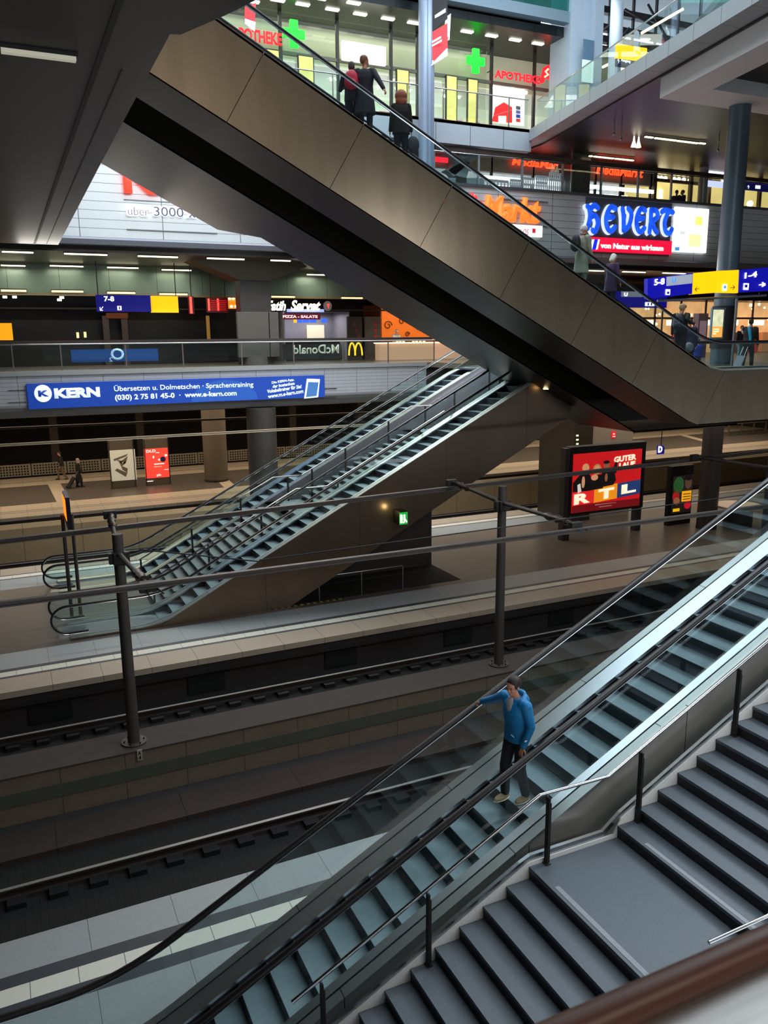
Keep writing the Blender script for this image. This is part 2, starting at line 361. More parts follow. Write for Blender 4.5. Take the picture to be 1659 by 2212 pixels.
# -------- upper gallery (level with shops): fascia wall Y=37 from 3.9 to 7.45
xl = at(137, 500, Y=37).x
zf0 = at(137, 509.5, Y=37).z; zf1 = at(128, 525.5, Y=37).z
struct(bx(xl-2.2, 37.0, zf0, 20.0, 37.4, 7.5), 'wall_back', SLATS)
struct(bx(20.0, 37.0, zf0, XW1, 37.4, 7.5), 'wall_back', SLATG)
struct(bx(xl-2.2, 36.92, 7.42, XW1, 37.45, 7.56), 'trim_15', mat('parapet_cap', (92, 94, 98), .4, .4))
struct(B().prism([(37.0, zf0), (36.95, zf0-.08), (37.1, zf1+.02), (37.5, zf1), (37.5, zf0)], xl-2.2, XW1, 'x'), 'trim_16', mat('curved_lower_fascia', (142, 146, 158), .45, .2, noise=.04))
struct(bx(XW0, 37.5, 6.2, XW1, 60, 6.45), 'floor', FLG)
struct(bx(XW0, 37.45, 3.72, XW1, 60, 6.2), 'ceiling', mat('gallery_soffit', (92, 80, 68), .35, .2, noise=.15, lines=[(1, .35, .02, 0)], lcol=(40, 34, 30)))
# -------- pharmacy level: floor 10.42
struct(bx(-6, 37.0, 10.42-.16, 25.7, 60, 10.42), 'floor', FLG)
struct(bx(-6, 37.0, 9.35, 25.7, 37.4, 10.40), 'wall_back', PANG)
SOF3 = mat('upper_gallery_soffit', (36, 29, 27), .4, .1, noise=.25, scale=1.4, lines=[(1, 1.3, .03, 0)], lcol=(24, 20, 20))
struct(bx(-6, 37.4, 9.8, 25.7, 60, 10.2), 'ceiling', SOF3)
# right-hand bridge deck: edge runs from the far corner toward the camera
b0, b1 = at(1157, 274, Z=10.42), at(1449, 85, Z=10.42)
bd = (b1-b0).normalized(); b2 = b0+bd*34
bn = Vector((-bd.y, bd.x, 0)); bn = bn if bn.x > 0 else -bn
q0, q2 = b0+Vector((0, .6, 0)), b2
struct(B().prism([(q0.x, q0.y), (q2.x, q2.y), (q2.x+30, q2.y), (XW1, 60), (q0.x, 60)], 9.86, 10.40, 'z'), 'floor', mat('bridge_edge_panels', (172, 178, 184), .5, .1, noise=.06, lines=[(1, 1.5, .02, .4)]))
# inner strip: soffit slightly stepped back and dark underside
w1 = 0.9
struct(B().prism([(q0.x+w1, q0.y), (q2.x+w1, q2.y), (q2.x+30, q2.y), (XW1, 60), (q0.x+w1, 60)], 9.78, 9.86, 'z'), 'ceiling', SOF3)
# white ring beam that carries the bridge
WBE = mat('pale_beam_plaster', (232, 232, 236), .6, noise=.04)
zb9 = 9.05
c0 = at(1425, 213, Z=zb9); k0 = at(1540, 193, Z=zb9); k1 = at(1659, 213, Z=zb9); r1 = at(1659, 250, Z=zb9)
dn = bd*20
struct(B().prism([(c0.x, c0.y), (c0.x+dn.x, c0.y+dn.y), (k0.x+dn.x, k0.y+dn.y), (k0.x, k0.y), (XW1, k1.y), (XW1, r1.y)], zb9, 9.95, 'z'), 'ceiling', WBE)
struct(B().prism([(k0.x, k0.y), (k0.x+dn.x, k0.y+dn.y), (XW1, k0.y+dn.y), (XW1, k1.y)], zb9+.5, 9.95, 'z'), 'ceiling', mat('coffer_dark', (46, 46, 50), .6))
# top decks over the pharmacy gallery
zc = at(830, 62, Y=40).z
kx = at(1246, 60, Y=1).x
struct(B().prism([(-6, 37.45), (kx*37.45, 37.45), (kx*60, 60), (-6, 60)], zc+.02, zc+.5, 'z'), 'ceiling', mat('high_soffit', (34, 40, 42), .3, .3, noise=.2, lines=[(0, 1.3, .05, 0), (1, 1.3, .05, 0)], lcol=(16, 20, 22)))
hb0, hb1 = at(1245, 52, Y=37), at(1245, 28, Y=37)
struct(bx(-6, 37.45, zc+.4, 26.4, 37.6, hb0.z+.3), 'wall_back', mat('dark_bulkhead', (36, 42, 44), .35, .3, noise=.3, scale=1))
struct(bx(-6, 37.0, hb0.z, hb1.x, 37.5, hb1.z), 'trim_17', mat('pale_steel_beam', (128, 150, 164), .45, .3, noise=.06))
struct(bx(-6, 37.1, hb1.z, hb1.x, 37.2, hb1.z+3), 'window_1', glassm('teal_glass', (.25, .55, .50), .08))
# outer facade glazing far behind on the right: daylight between dark beams
struct(bx(-8, 60, 3.5, XW1, 60.4, hb1.z+2), 'wall_far', mat('back_wall_shops', (60, 54, 50), .8))
# ============================================================ ESCALATORS
STEPM = mat('escalator_step_metal', (128, 144, 150), .45, .35, noise=.12, scale=5, lines=[(1, .018, .006, 0)], lcol=(92, 106, 112))
STEPR = mat('escalator_riser_metal', (58, 66, 72), .5, .35, noise=.12, lines=[(1, .018, .006, 0)], lcol=(38, 44, 50))
DECKS = mat('bright_deck_steel', (215, 218, 222), .3, 1, noise=.05, bump=.02)
DECKO = mat('outer_deck_steel', (176, 178, 176), .34, .9, noise=.06, lines=[(0, 2.2, .012, .5)], lcol=(90, 90, 90))
SKIRT = mat('dark_skirt_steel', (58, 56, 66), .25, .8, noise=.1)
BIGP = mat('satin_steel_cladding', (134, 119, 99), .34, .9, noise=.22, scale=.7, stretch=(3.5, 1, .5), bump=.05, bscale=14)
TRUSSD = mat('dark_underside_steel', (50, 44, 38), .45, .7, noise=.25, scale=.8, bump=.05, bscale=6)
for m_ in (DECKS, DECKO): tang(m_, (cos(radians(27.17)), 0, sin(radians(27.17))))
HRPROF = [(-.04, -.022), (-.04, .012), (-.03, .024), (0, .030), (.03, .024), (.04, .012), (.04, -.022), (.026, -.03), (-.026, -.03)]

def escalator(name, label, s, hs, hh, y, zlo, zhi, x0, x1, tread, xs, dn, df, clad, cladh, newel=None, seams=None, hr_h=.97, far_y1=None, clad_end=None):
    """s rise sign; hs nosing offset; hh handrail offset; y = outer/glass/inner near, inner/glass/outer far; dn, df deck offsets near/far"""
    yon, ygn, yin, yif, ygf, yof = y
    zf = zlo
    t = thing(name, (x0 if s > 0 else x1, (yon+yof)/2, zlo), label, 'escalator')
    hp = bendpath(s, hh, zlo+hr_h, zhi+hr_h, x0, x1)
    P = lambda h: bendpath(s, h, zlo+(h-hs), zhi+(h-hs), x0, x1)
    for side, (yo, yg, yi, d) in (('near', (yon, ygn, yin, dn)), ('far', (yof, ygf, yif, df))):
        dp = P(d)
        ins = 1 if yi > yg else -1
        B().ribbon(dp, -.05, 0, yo, yg-ins*.012).build('outer_deck', DECKO, t)
        B().ribbon(dp, -.05, .0, yg+ins*.012, yi).build('inner_deck', DECKS, t)
        B().ribbon(dp, -.30, -.05, yi-.006, yi+.006).build('skirt_panel', SKIRT, t)
        # glass: bottom follows the deck, top the handrail
        g = B(); top = hp; n = len(dp)
        m = min(len(dp), len(top))
        pts = []
        for i in range(41):
            x = x0+(x1-x0)*i/40; pts.append(x)
        def zz(path, x):
            for (a, b_), (c, d_) in zip(path, path[1:]):
                if a <= x <= c: return b_+(d_-b_)*(x-a)/max(1e-6, c-a)
            return path[-1][1]
        xs_ = sorted(set([p[0] for p in dp]+[p[0] for p in top]))
        g.ribbon([(x, 0) for x in xs_], [zz(dp, x)-.02 for x in xs_], [zz(top, x)-.03 for x in xs_], yg-.006, yg+.006)
        g.build('glass_panel', GLASST, t)
        # handrail with round newel at the free end
        pts = [Vector((x, yg, z)) for x, z in hp]
        if newel is not None:
            r = (hr_h-.16)/2; e = pts[0] if s > 0 else pts[-1]; sg = -1 if s > 0 else 1
            arc = [Vector((e.x+sg*r*1.15*sin(a), yg, e.z-r+r*cos(a))) for a in [pi*k/12 for k in range(1, 13)]]
            arc.append(arc[-1]+Vector((-sg*.5, 0, 0)))
            pts = arc[::-1]+pts if s > 0 else pts+arc
            disc = [(e.x+sg*r*1.1*sin(pi*k/12), e.z-r+(r-.02)*cos(pi*k/12)) for k in range(13)]
            B().prism(disc, yg-.006, yg+.006).build('newel_glass', GLASST, t)
        B().sweep(pts, 1, prof=HRPROF).build('handrail', RUBBER, t, True)
        lo = [p-Vector((0, 0, .04)) for p in pts]
        B().sweep(lo, .022, 8).build('handrail_guide', CHROME, t, True)
    # steps
    a, b_ = xs; k = 0
    n = int(abs(b_-a)/tread)
    for k in range(n):
        x = a+k*tread if s > 0 else b_-(k+1)*tread
        if s > 0: z = hs+T*(x); X0, X1 = x, x+tread
        else: z = hs-T*(x+tread); X0, X1 = x, x+tread
        st = bx(X0, yin+.004, z-.05, X1+.0, yif-.004, z).build('step', STEPM, t)
        rx = X0 if s > 0 else X1
        bx(rx-.004, yin+.004, z-T*tread-.01, rx+.03 if s > 0 else rx+.004, yif-.004, z-.006).build('riser', STEPR, st)
    za = hs+T*a*s if s > 0 else hs-T*a; zb_ = hs+T*b_*s
    lowx = (x0-.3, (zlo-hs)/T+.25) if s > 0 else ((hs-zlo)/T-.25, x1+.3)
    bx(lowx[0], yin+.004, zlo-.06, lowx[1], yif-.004, zlo+.005).build('comb_plate', STEEL, t)
    upx = ((zhi-hs)/T-.3, x1) if s > 0 else (x0, (hs-zhi)/T+.3)
    if upx[1] > upx[0]: bx(upx[0], yin+.004, zhi-.06, upx[1], yif-.004, zhi+.005).build('comb_plate', STEEL, t)
    return t

# --- near escalator (behind the staircase)
hs = -8.54
esc = escalator('escalator', 'nearest escalator, man in blue jacket riding it beside the dark stone staircase', 1, hs, -7.47,
    (7.0, 7.15, 7.28, 8.25, 8.51, 8.64), ZP, -1.55, -1.3, 13.8, .35, (.78, 13.5), -8.45, -8.45, None, None, newel=1, hr_h=1.08)
# sloping steel flank between its near deck and the staircase, and the far flank
def stair_nose(x):
    if x > 6.2: return -5.807+(x-6.2)*.158/.308
    if x > 4.917: return -5.965
    return max(ZP, -5.965-(4.917-x)*.1555/.308)
b = B(); prev = None
for i in range(61):
    x = -1.3+i*.25
    zt_ = max(ZP+.12, -8.45+T*x)-.04; zb_ = min(stair_nose(x)-.45, zt_-.05)
    r = [b.b.verts.new(p) for p in ((x, 7.005, zt_), (x, 7.005, zb_), (x, 7.04, zb_), (x, 7.04, zt_))]
    if prev:
        for k in range(4): b.b.faces.new((prev[k], prev[(k+1) % 4], r[(k+1) % 4], r[k]))
    prev = r
b.build('flank_panel', mat('satin_flank_steel', (190, 188, 182), .42, .85, noise=.15, scale=1, stretch=(3, 1, .5), lines=[(0, 2.4, .012, .3)], lcol=(60, 58, 54)), esc)
fl = [(x, stair_nose(x)+.045) for x in [-1.3, .3, 2, 3.5, 4.80, 4.95, 6.0, 6.25, 8, 10, 12, 13.7]]
B().ribbon(fl, 0, .075, 6.755, 6.80).build('flank_foot_strip', STEEL, esc)
B().ribbon(bendpath(1, -8.45, ZP+.1, -1.4, -1.3, 13.8), -1.1, -.05, 8.60, 8.64).build('far_side_panel', STEELD, esc)
B().ribbon(bendpath(1, -8.45, ZP+.1, -1.4, 2, 13.8), -1.15, -1.05, 7.05, 8.64).build('underside_panel', TRUSSD, esc)

# --- staircase beside it
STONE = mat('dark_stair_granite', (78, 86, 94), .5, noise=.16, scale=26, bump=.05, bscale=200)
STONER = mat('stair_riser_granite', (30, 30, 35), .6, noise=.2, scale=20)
MARK = mat('pale_nosing_strip', (128, 132, 136), .6, noise=.25, scale=60)
ST = thing('staircase', (6, 5.1, ZP), 'dark granite staircase with a landing and pale edge strips, in the foreground', 'staircase')
def steps(x0, z0, n, dx, dz, y0, y1, par, nm='step', m=STONE, mr=STONER, base=.3, marks=()):
    for k in range(n):
        x, z = x0+k*dx, z0+k*dz
        s_ = bx(x, y0, z-.04, x+dx+.02, y1, z).build(nm, m, par)
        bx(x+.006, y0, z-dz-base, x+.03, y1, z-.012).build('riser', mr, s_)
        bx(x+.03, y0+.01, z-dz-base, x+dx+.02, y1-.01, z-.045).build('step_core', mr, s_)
        if k in marks: bx(x+.035, y0+.4, z-.001, x+.085, y1-.42, z+.003).build('edge_marking', MARK, s_)
Y0S, Y1S = 3.3, 6.73
steps(4.917-15*.308, -5.965-15*.1555, 15, .308, .1555, Y0S, Y1S, ST)
ld = bx(4.917, Y0S, -6.02, 6.23, Y1S, -5.965).build('landing', STONE, ST)
bx(4.923, Y0S, -6.35, 4.95, Y1S, -5.98).build('riser', STONER, ld)
bx(4.96, Y0S+.01, -6.5, 6.2, Y1S-.01, -6.03).build('landing_core', STONER, ld)
bx(4.96, Y0S+.2, -5.965, 5.02, Y1S-.42, -5.961).build('edge_marking', MARK, ld)
steps(6.2, -5.807, 27, .308, .158, Y0S, Y1S, ST, marks=(0,))
struct(bx(14.5, -4, ZL-1.2, 40, 9.0, -1.55), 'floor', FLG)
fl2 = [(x, stair_nose(x)) for x in [-.1, .3, 2, 3.5, 4.90, 4.95, 6.15, 6.25, 8, 10, 12, 14.2]]
B().ribbon(fl2, -.42, .05, 6.735, 6.755).build('white_stringer', WHITEP, ST)
B().ribbon(fl2, -.62, -.4, Y0S, Y1S).build('underside', CONCD, ST)
B().ribbon(fl2, -.62, -.02, Y0S-.04, Y0S).build('near_stringer', WHITEP, ST)

# --- its tubular railing
RL = thing('stair_railing', (5.1, 6.55, stair_nose(5.1)), 'thin stainless handrail on dark flat posts down the far side of the granite staircase', 'railing')
tp = [at(*p, Y=6.7) for p in ((540, 2245), (577.8, 2212), (925.7, 1919), (1167, 1717.4), (1314, 1677), (1523, 1500), (1659, 1383))]
tp[1] = tp[3]+(tp[3]-tp[2])*-1.6; tp[0] = tp[1]-(tp[3]-tp[2])*.5; tp[2] = tp[1]*.4+tp[3]*.6
ext_ = tp[4]+(tp[5]-tp[4]).normalized()*9
B().pipe([tp[0], tp[3], tp[4], ext_], .021, 16).build('handrail', CHROME, RL, True)
for px, pt, pb in ((1596, 1450, 1592), (1384, 1636, 1786), (1184, 1722, 1877), (924, 1938, 2100), (694, 2132, 2300)):
    q = at(px, pt, Y=6.7)
    x = q.x; zt_ = -9
    for a_, c_ in ((tp[0], tp[3]), (tp[3], tp[4]), (tp[4], ext_)):
        if a_.x <= x <= c_.x: zt_ = a_.z+(c_.z-a_.z)*(x-a_.x)/(c_.x-a_.x)-.022
    if zt_ < -8.9: zt_ = q.z-.02
    if px == 1184: zf_ = -5.965
    elif x > 6.2: zf_ = -5.807+math.floor((x-6.2)/.308)*.158
    else: zf_ = -5.965-math.ceil((4.917-x)/.308)*.1555
    pst = bx(x-.012, 6.66, zf_, x+.012, 6.72, zt_-.03).build('post', BLACK, RL)
    bx(x+.014, 6.665, zf_+.03, x+.030, 6.715, zt_-.10).build('post_blade', DARKM, pst)
    bx(x-.03, 6.65, zf_, x+.04, 6.725, zf_+.012).build('foot_plate', DARKM, pst)
    B().sweep([(x, 6.69, zt_-.05), (x, 6.70, zt_-.01), (x, 6.7, zt_+.005)], .008, 6).build('bracket', CHROME, pst)

# --- handrail in front of the camera
ff = thing('foreground_railing', (.4, .48, -1.55), 'blurred brown wooden handrail on a grey metal balustrade across the bottom right corner', 'railing')
g0, g1 = at(1134, 2207, Z=-.5), at(1659, 1972, Z=-.5)
yb = (g0.y+g1.y)/2
B().sweep([(-1.5, yb-.013, -.514), (3, yb-.013, -.514)], .014, 20).build('handrail', mat('varnished_wood_rail', (104, 66, 52), .4, noise=.35, scale=9, stretch=(1, 8, 8)), ff, True)
bx(-1.5, yb-.20, -.56, 3, yb-.012, -.522).build('metal_cap', mat('brushed_aluminium', (190, 186, 182), .4, .8, noise=.3, scale=8, stretch=(.6, 12, 1)), ff)
bx(-1.5, yb-.10, -1.55, 3, yb-.08, -.56).build('panel', STEELD, ff)
ff2 = B().sweep([at(1531, 2036, Y=3.0), at(1659, 1978, Y=3.0), at(1659, 1978, Y=3.0)+Vector((4, 0, 1.9))], .012, 10).build('short_railing', CHROME, None, True)
tag(ff2, 'short bright steel handrail seen just above the blurred brown rail at the right edge', 'handrail')

# --- far pair of escalators with stairs between them, on the middle platform
def flank(esc, yf, h, depth, zl, zh, x0, x1, s, m, name='side_panel', t=.04, botz=None):
    top = bendpath(s, h, zl, zh, x0, x1); B().ribbon(top, [max(botz, z-depth) if botz is not None else z-depth for x, z in top], [z for x, z in top], yf, yf+t).build(name, m, esc)
FLK = mat('brown_satin_side_steel', (122, 104, 88), .36, .8, noise=.3, scale=.5, stretch=(1.5, 1, .5), bump=.04, bscale=10, lines=[(0, 3.2, .012, .3)], lcol=(60, 50, 44))
zt1 = ZL
f1 = escalator('escalator', 'far escalator nearer the camera of the pair on the middle platform, steps lit blue', 1, -10.07, -9.195,
    (23.3, 23.5, 23.6, 24.66, 24.87, 25.02), ZP, zt1, .95, 18.6, .40, (3.5, 17.2), -10.01, -10.01, None, None, newel=1, hr_h=.97)
f2 = escalator('escalator', 'rearmost of the two far escalators, close to the blue banner wall', 1, -10.07, -9.195,
    (28.05, 28.25, 28.35, 29.36, 29.57, 29.75), ZP, zt1, .95, 18.6, .40, (3.5, 17.2), -10.01, -10.01, None, None, newel=1, hr_h=.97)
# flat side skirts, then deep truss flanks
for f, yn, yf_ in ((f1, 23.3, 25.0), (f2, 28.05, 29.72)):
    low = [(x, max(ZP, -12.12+T*x)) for x in (.95, 3.0, 3.6, 7.44, 9, 12, 15, 18.2)]
    tops = [(x, max(-8.25, -10.03+T*x)) for x in (.95, 3.0, 3.6, 7.44, 9, 12, 15, 18.2)]
    B().ribbon(low, [z for x, z in low], [z for x, z in tops], yn-.01, yn+.03).build('side_panel', FLK if f is f1 else mat('grey_side_steel', (132, 130, 136), .4, .6, noise=.08), f)
    B().ribbon(low, [z for x, z in low], [z for x, z in tops], yf_, yf_+.03).build('side_panel', FLK, f)
    B().ribbon(low[3:], 0, .05, yn+.03, yf_).build('underside_panel', TRUSSD, f)
# staircase between
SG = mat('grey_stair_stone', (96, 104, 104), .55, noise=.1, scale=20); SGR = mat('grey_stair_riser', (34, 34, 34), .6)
S2 = thing('staircase', (9, 26.5, ZP), 'grey staircase in three flights between the two far escalators', 'staircase')
dz2, dx2 = .1555, .303
nf = [at(652, 1060, Y=25.25), at(686, 1056, Y=25.25)]
xl1 = 8.3; z1 = ZP+round((xl1-3.6)/dx2)*dz2
n1 = round((xl1-3.6)/dx2)
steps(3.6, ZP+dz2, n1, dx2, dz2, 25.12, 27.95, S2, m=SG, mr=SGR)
zz1 = ZP+n1*dz2
bx(3.6+(n1-1)*dx2, 25.12, zz1-.3, 3.6+n1*dx2+1.1, 27.95, zz1).build('landing', SG, S2)
xs2 = 3.6+n1*dx2+1.1; n2 = 15
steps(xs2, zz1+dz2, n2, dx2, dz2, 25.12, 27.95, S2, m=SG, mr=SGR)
zz2 = zz1+n2*dz2; xe2 = xs2+n2*dx2
bx(xe2-dx2, 25.12, zz2-.3, xe2+1.1, 27.95, zz2).build('landing', SG, S2)
n3 = int((ZL-zz2)/dz2)
steps(xe2+1.1, zz2+dz2, n3, dx2, dz2, 25.12, 27.95, S2, m=SG, mr=SGR)
xt = xe2+1.1+n3*dx2
B().ribbon([(3.4, ZP-.2), (xs2-1.1, zz1-.55), (xs2, zz1-.5), (xe2, zz2-.5), (xe2+1.1, zz2-.5), (xt, ZL-.4)], -.15, .15, 25.1, 28.0).build('underside', CONCD, S2)
for yr, lab in ((25.22, 'nearer of the two steel stair handrails between the far escalators'), (27.8, 'rear steel stair handrail between the far escalators, next to the rear escalator')):
    r = thing('stair_railing', (6, yr, ZP), lab, 'railing', 'handrails of the stairs between the far escalators')
    rh = .92
    pth = [(3.2, ZP+rh), (3.55, ZP+rh), (xs2-1.1, zz1+rh), (xs2, zz1+rh), (xe2, zz2+rh), (xe2+1.1, zz2+rh), (xt, ZL+rh)]
    B().pipe([(x, yr, z) for x, z in pth], .024, 8).build('handrail', CHROME, r, True)
    for x in (3.6, 5.4, 7.2, 9.0, xs2+.4, 11.3, 13.1, xe2+.6, 16, 17.6):
        z = None
        for (a, b_), (c, d_) in zip(pth, pth[1:]):
            if a <= x <= c: z = b_+(d_-b_)*(x-a)/(c-a)
        if z: bx(x-.03, yr-.02, z-rh-.02, x+.03, yr+.02, z-.02).build('post', DARKM, r)
# dark pier wall that carries the stairs, and a low barrier in front of it
pw = B().prism([(7.2, ZP), (13.8, ZP), (13.8, -12.3+T*13.8), (7.9, ZP+.05)], 25.6, 28.0).build('support_wall', mat('support_wall_dark', (66, 58, 52), .7, noise=.15, scale=2), None)
tag(pw, 'dark wall under the far staircase, next to the low tube barrier', 'wall')
br = thing('barrier', (10, 23.36, ZP), 'low steel tube barrier standing under the far escalator', 'barrier')
B().sweep([(8.49, 23.36, ZP), (8.49, 23.36, -7.5), (8.5, 23.36, -7.47), (11.48, 23.36, -7.47), (11.49, 23.36, -7.5), (11.49, 23.36, ZP)], .021, 8).build('frame', STEEL, br, True)
B().sweep([(9.98, 23.36, ZP), (9.98, 23.36, -7.47)], .018, 8).build('middle_post', STEEL, br, True)
hz = mat('hazard_stripe_paint', (146, 124, 62), .7, lines=[(0, .22, .11, 0)], lcol=(28, 26, 22))
o = bx(6.75, 23.26, ZP, 9.3, 23.36, ZP+.02).build('kerb', hz); tag(o, 'yellow and black striped kerb strip on the platform under the far escalator', 'kerb')

# --- tall descending escalator group across the middle of the picture
hB = 9.62
big = escalator('escalator', 'long escalator in bronze steel cladding crossing the whole hall, six passengers on it', -1, 8.66, hB,
    (18.0, 18.1, 18.2, 19.25, 19.42, 19.6), ZL, 9.6, 2.6, 24.0, .40, (2.7, 18.9), 8.86, 8.86, None, None, hr_h=1.0)
pt = bendpath(-1, 8.88, ZL+.14, 9.82, 2.6, 26, .25)
zlow = at(1500, 919, Y=18).z
pb = bendpath(-1, 6.93, zlow, 9, 2.6, 26, .1)
xs_ = sorted(set([p[0] for p in pt]+[p[0] for p in pb]))
def zi(path, x):
    for (a, b_), (c, d_) in zip(path, path[1:]):
        if a <= x <= c: return b_+(d_-b_)*(x-a)/max(1e-6, c-a)
    return path[-1][1]
# cladding panels, split at the visible seams (each a part)
seams = [at(*p, Y=18).x for p in ((610, 250), (800, 400), (960, 440), (1140, 520), (1290, 650))]
seams = [2.6] + [5.2, 7.5, 9.8, 12.1, 14.4, 16.6, 19.3] + [62]
for a, c in zip(seams, seams[1:]):
    # seams lie square to the slope: top edge is offset down-slope
    o1 = 0 if a < 3 else .45; o2 = 0 if c > 60 else .45
    if c > 60: X = [19.3, 20, 30, 62]; O = [o1, 0, 0, 0]
    elif a > 16: X = [a, (a+c)/2, 18.7, c]; O = [o1, .45, .45, .45]
    else: X = [a, (a+c)/2, c]; O = [o1, (o1+o2)/2, o2]
    b = B(); prev = None
    for i, (x, o_) in enumerate(zip(X, O)):
        e_ = .006 if i == 0 else (-.006 if i == len(X)-1 else 0)
        xb_ = x-o_+e_; xt_ = x+o_+e_
        zb_ = zi(pb, xb_) if xb_ < 26 else zlow; zt_ = zi(pt, xt_) if xt_ < 26 else ZL+.14
        r = [b.b.verts.new(p) for p in ((xb_, 18.0, zb_), (xb_, 18.03, zb_), (xt_, 18.03, zt_), (xt_, 18.0, zt_))]
        if prev:
            for k in range(4): b.b.faces.new((prev[k], prev[(k+1) % 4], r[(k+1) % 4], r[k]))
        else: b.b.faces.new(r)
        prev = r
    b.b.faces.new(prev[::-1]); b.build('cladding_panel', BIGP, big)
pbx = [(x, z) for x, z in pb if x < 26]+[(62, zlow)]
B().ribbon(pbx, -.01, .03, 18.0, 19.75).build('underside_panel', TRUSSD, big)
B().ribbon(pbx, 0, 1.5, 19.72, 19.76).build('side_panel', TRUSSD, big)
# middle girder and rear escalator body
gm = bendpath(-1, 8.3, -1.6, 12, 2.6, 21, .1)
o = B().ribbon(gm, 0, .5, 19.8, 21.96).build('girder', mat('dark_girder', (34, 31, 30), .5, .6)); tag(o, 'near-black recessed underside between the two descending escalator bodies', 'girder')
rear = thing('escalator', (19, 23.5, -3.3), 'rear descending escalator body, only its dull steel underside visible behind the bronze one', 'escalator')
rz = at(1359, 934, Y=22).z
rb = bendpath(-1, 6.93, rz, 9, 2.6, 25, .1)
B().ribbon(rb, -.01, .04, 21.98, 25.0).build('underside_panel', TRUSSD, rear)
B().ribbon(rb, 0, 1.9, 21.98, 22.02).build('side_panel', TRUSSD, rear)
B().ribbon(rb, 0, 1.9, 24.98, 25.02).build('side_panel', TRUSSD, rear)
b = B()
p0, p1 = at(471, 503, Y=27.05), at(568, 512, Y=25.0)
xa = 2.6; za = 6.93-T*xa
b.hexa([(xa, 25.03, za), (p1.x, 25.03, 6.95-T*p1.x), (p0.x, 27.1, 6.95-T*p0.x), (xa, 27.1, za), (xa, 25.03, za+1.7), (p1.x, 25.03, 8.6-T*p1.x), (p0.x, 27.1, 8.6-T*p0.x), (xa, 27.1, za+1.7)])
o = b.build('gangway', TRUSSD); tag(o, 'dull steel gangway underside ending in a cut edge above the pale slatted wall', 'gangway')
# small recessed lamp under the bridge
o = B().cyl(at(1180, 832, Y=23).x, 23, 6.93-T*at(1180, 832, Y=23).x-.03, 6.93-T*at(1180, 832, Y=23).x-.0, .10).build('downlight', em('warm_downlight', (255, 214, 150), 9)); tag(o, 'small warm downlight set in the underside of the crossing escalators', 'lamp')
# ============================================================ TRACKS, MASTS, CONDUCTORS
RAILM = mat('worn_rail_steel', (168, 162, 156), .45, .3, noise=.1); RAILN = mat('polished_rail_top', (138, 136, 134), .4, .3); RAILB = mat('rusty_rail_side', (40, 30, 26), .8, noise=.3)
RP = [(-.035, 0), (.035, 0), (.035, -.035), (.01, -.045), (.01, -.13), (.06, -.15), (.06, -.165), (-.06, -.165), (-.06, -.15), (-.01, -.13), (-.01, -.045), (-.035, -.035)]
def rail(y, label, blocks=True, top=None):
    t = thing('railway_rail', (20, y, ZB), label, 'rail')
    B().prism([(y+a, ZR+c-.012) for a, c in RP], XW0, XW1, 'x').build('rail_body', RAILB, t)
    bx(XW0, y-.034, ZR-.012, XW1, y+.034, ZR).build('worn_top', top or RAILM, t)
    if blocks:
        me = None
        for k in range(46):
            x = -4+k*.66
            if me is None:
                o = bx(x-.15, y-.26, ZB-.02, x+.15, y+.26, ZR-.16).build('fastening_block', BLACK, t); me = o
            else:
                c = me.copy(); SC.collection.objects.link(c); c.parent = t; c.location = me.location+Vector((k*.66, 0, 0))
    return t
rail(13.57, 'rail of the nearest track, running below the near platform edge', top=RAILN)
rail(12.13, 'hidden inner rail of the nearest track, just under the near platform edge', False)
rail(19.45, 'rail on dark blocks along the middle platform edge')
rail(18.01, 'rail of the second track nearer the dividing wall', False)
rail(34.4, 'rail of the third track, behind the middle platform', False)
rail(35.9, 'rail of the third track beside the rear track wall', False)
CPROF = [(-.045, -.055), (.045, -.055), (.045, -.03), (.02, -.02), (.02, .02), (.055, .03), (.055, .055), (-.055, .055), (-.055, .03), (-.02, .02), (-.02, -.02), (-.045, -.03)]
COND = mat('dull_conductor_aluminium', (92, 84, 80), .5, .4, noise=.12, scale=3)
CONDL = mat('lit_conductor_aluminium', (176, 160, 136), .5, .3, noise=.08, scale=3)  # paler copy of the bar metal, its lighting put into the colour
def conductor(a, c, Y, label, m=COND, sc=1.0):
    p, q = at(*a, Y=Y), at(*c, Y=Y); d = (q-p)
    o = B().sweep([p-d*.6, q+d*.6], 1, prof=[(u*sc, v*sc) for u, v in CPROF]).build('overhead_conductor_bar', m)
    return tag(o, label, 'overhead line')
conductor((0, 1170), (1659, 974), 18.73, 'dark overhead conductor bar above the second track, behind the masts')
conductor((0, 1306), (1659, 1093), 13.2, 'lower overhead conductor bar, nearest to the camera', sc=.85)
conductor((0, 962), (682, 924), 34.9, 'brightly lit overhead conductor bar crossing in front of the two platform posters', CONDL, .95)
conductor((0, 926), (760, 893), 43.4, 'dim overhead conductor bar just under the curved fascia', COND)
def wire(a, c, Ya, label):
    p, q = at(*a, Y=Ya), at(*c, Y=Ya)
    tag(B().sweep([p, q], .012, 5).build('thin_cable', BLACK), label, 'cable')
wire((560, 1210), (1659, 1062), 12.6, 'thin black cable running in front of the red billboard')
wire((300, 1187), (560, 1213), 12.6, 'thin black cable end near the left mast')

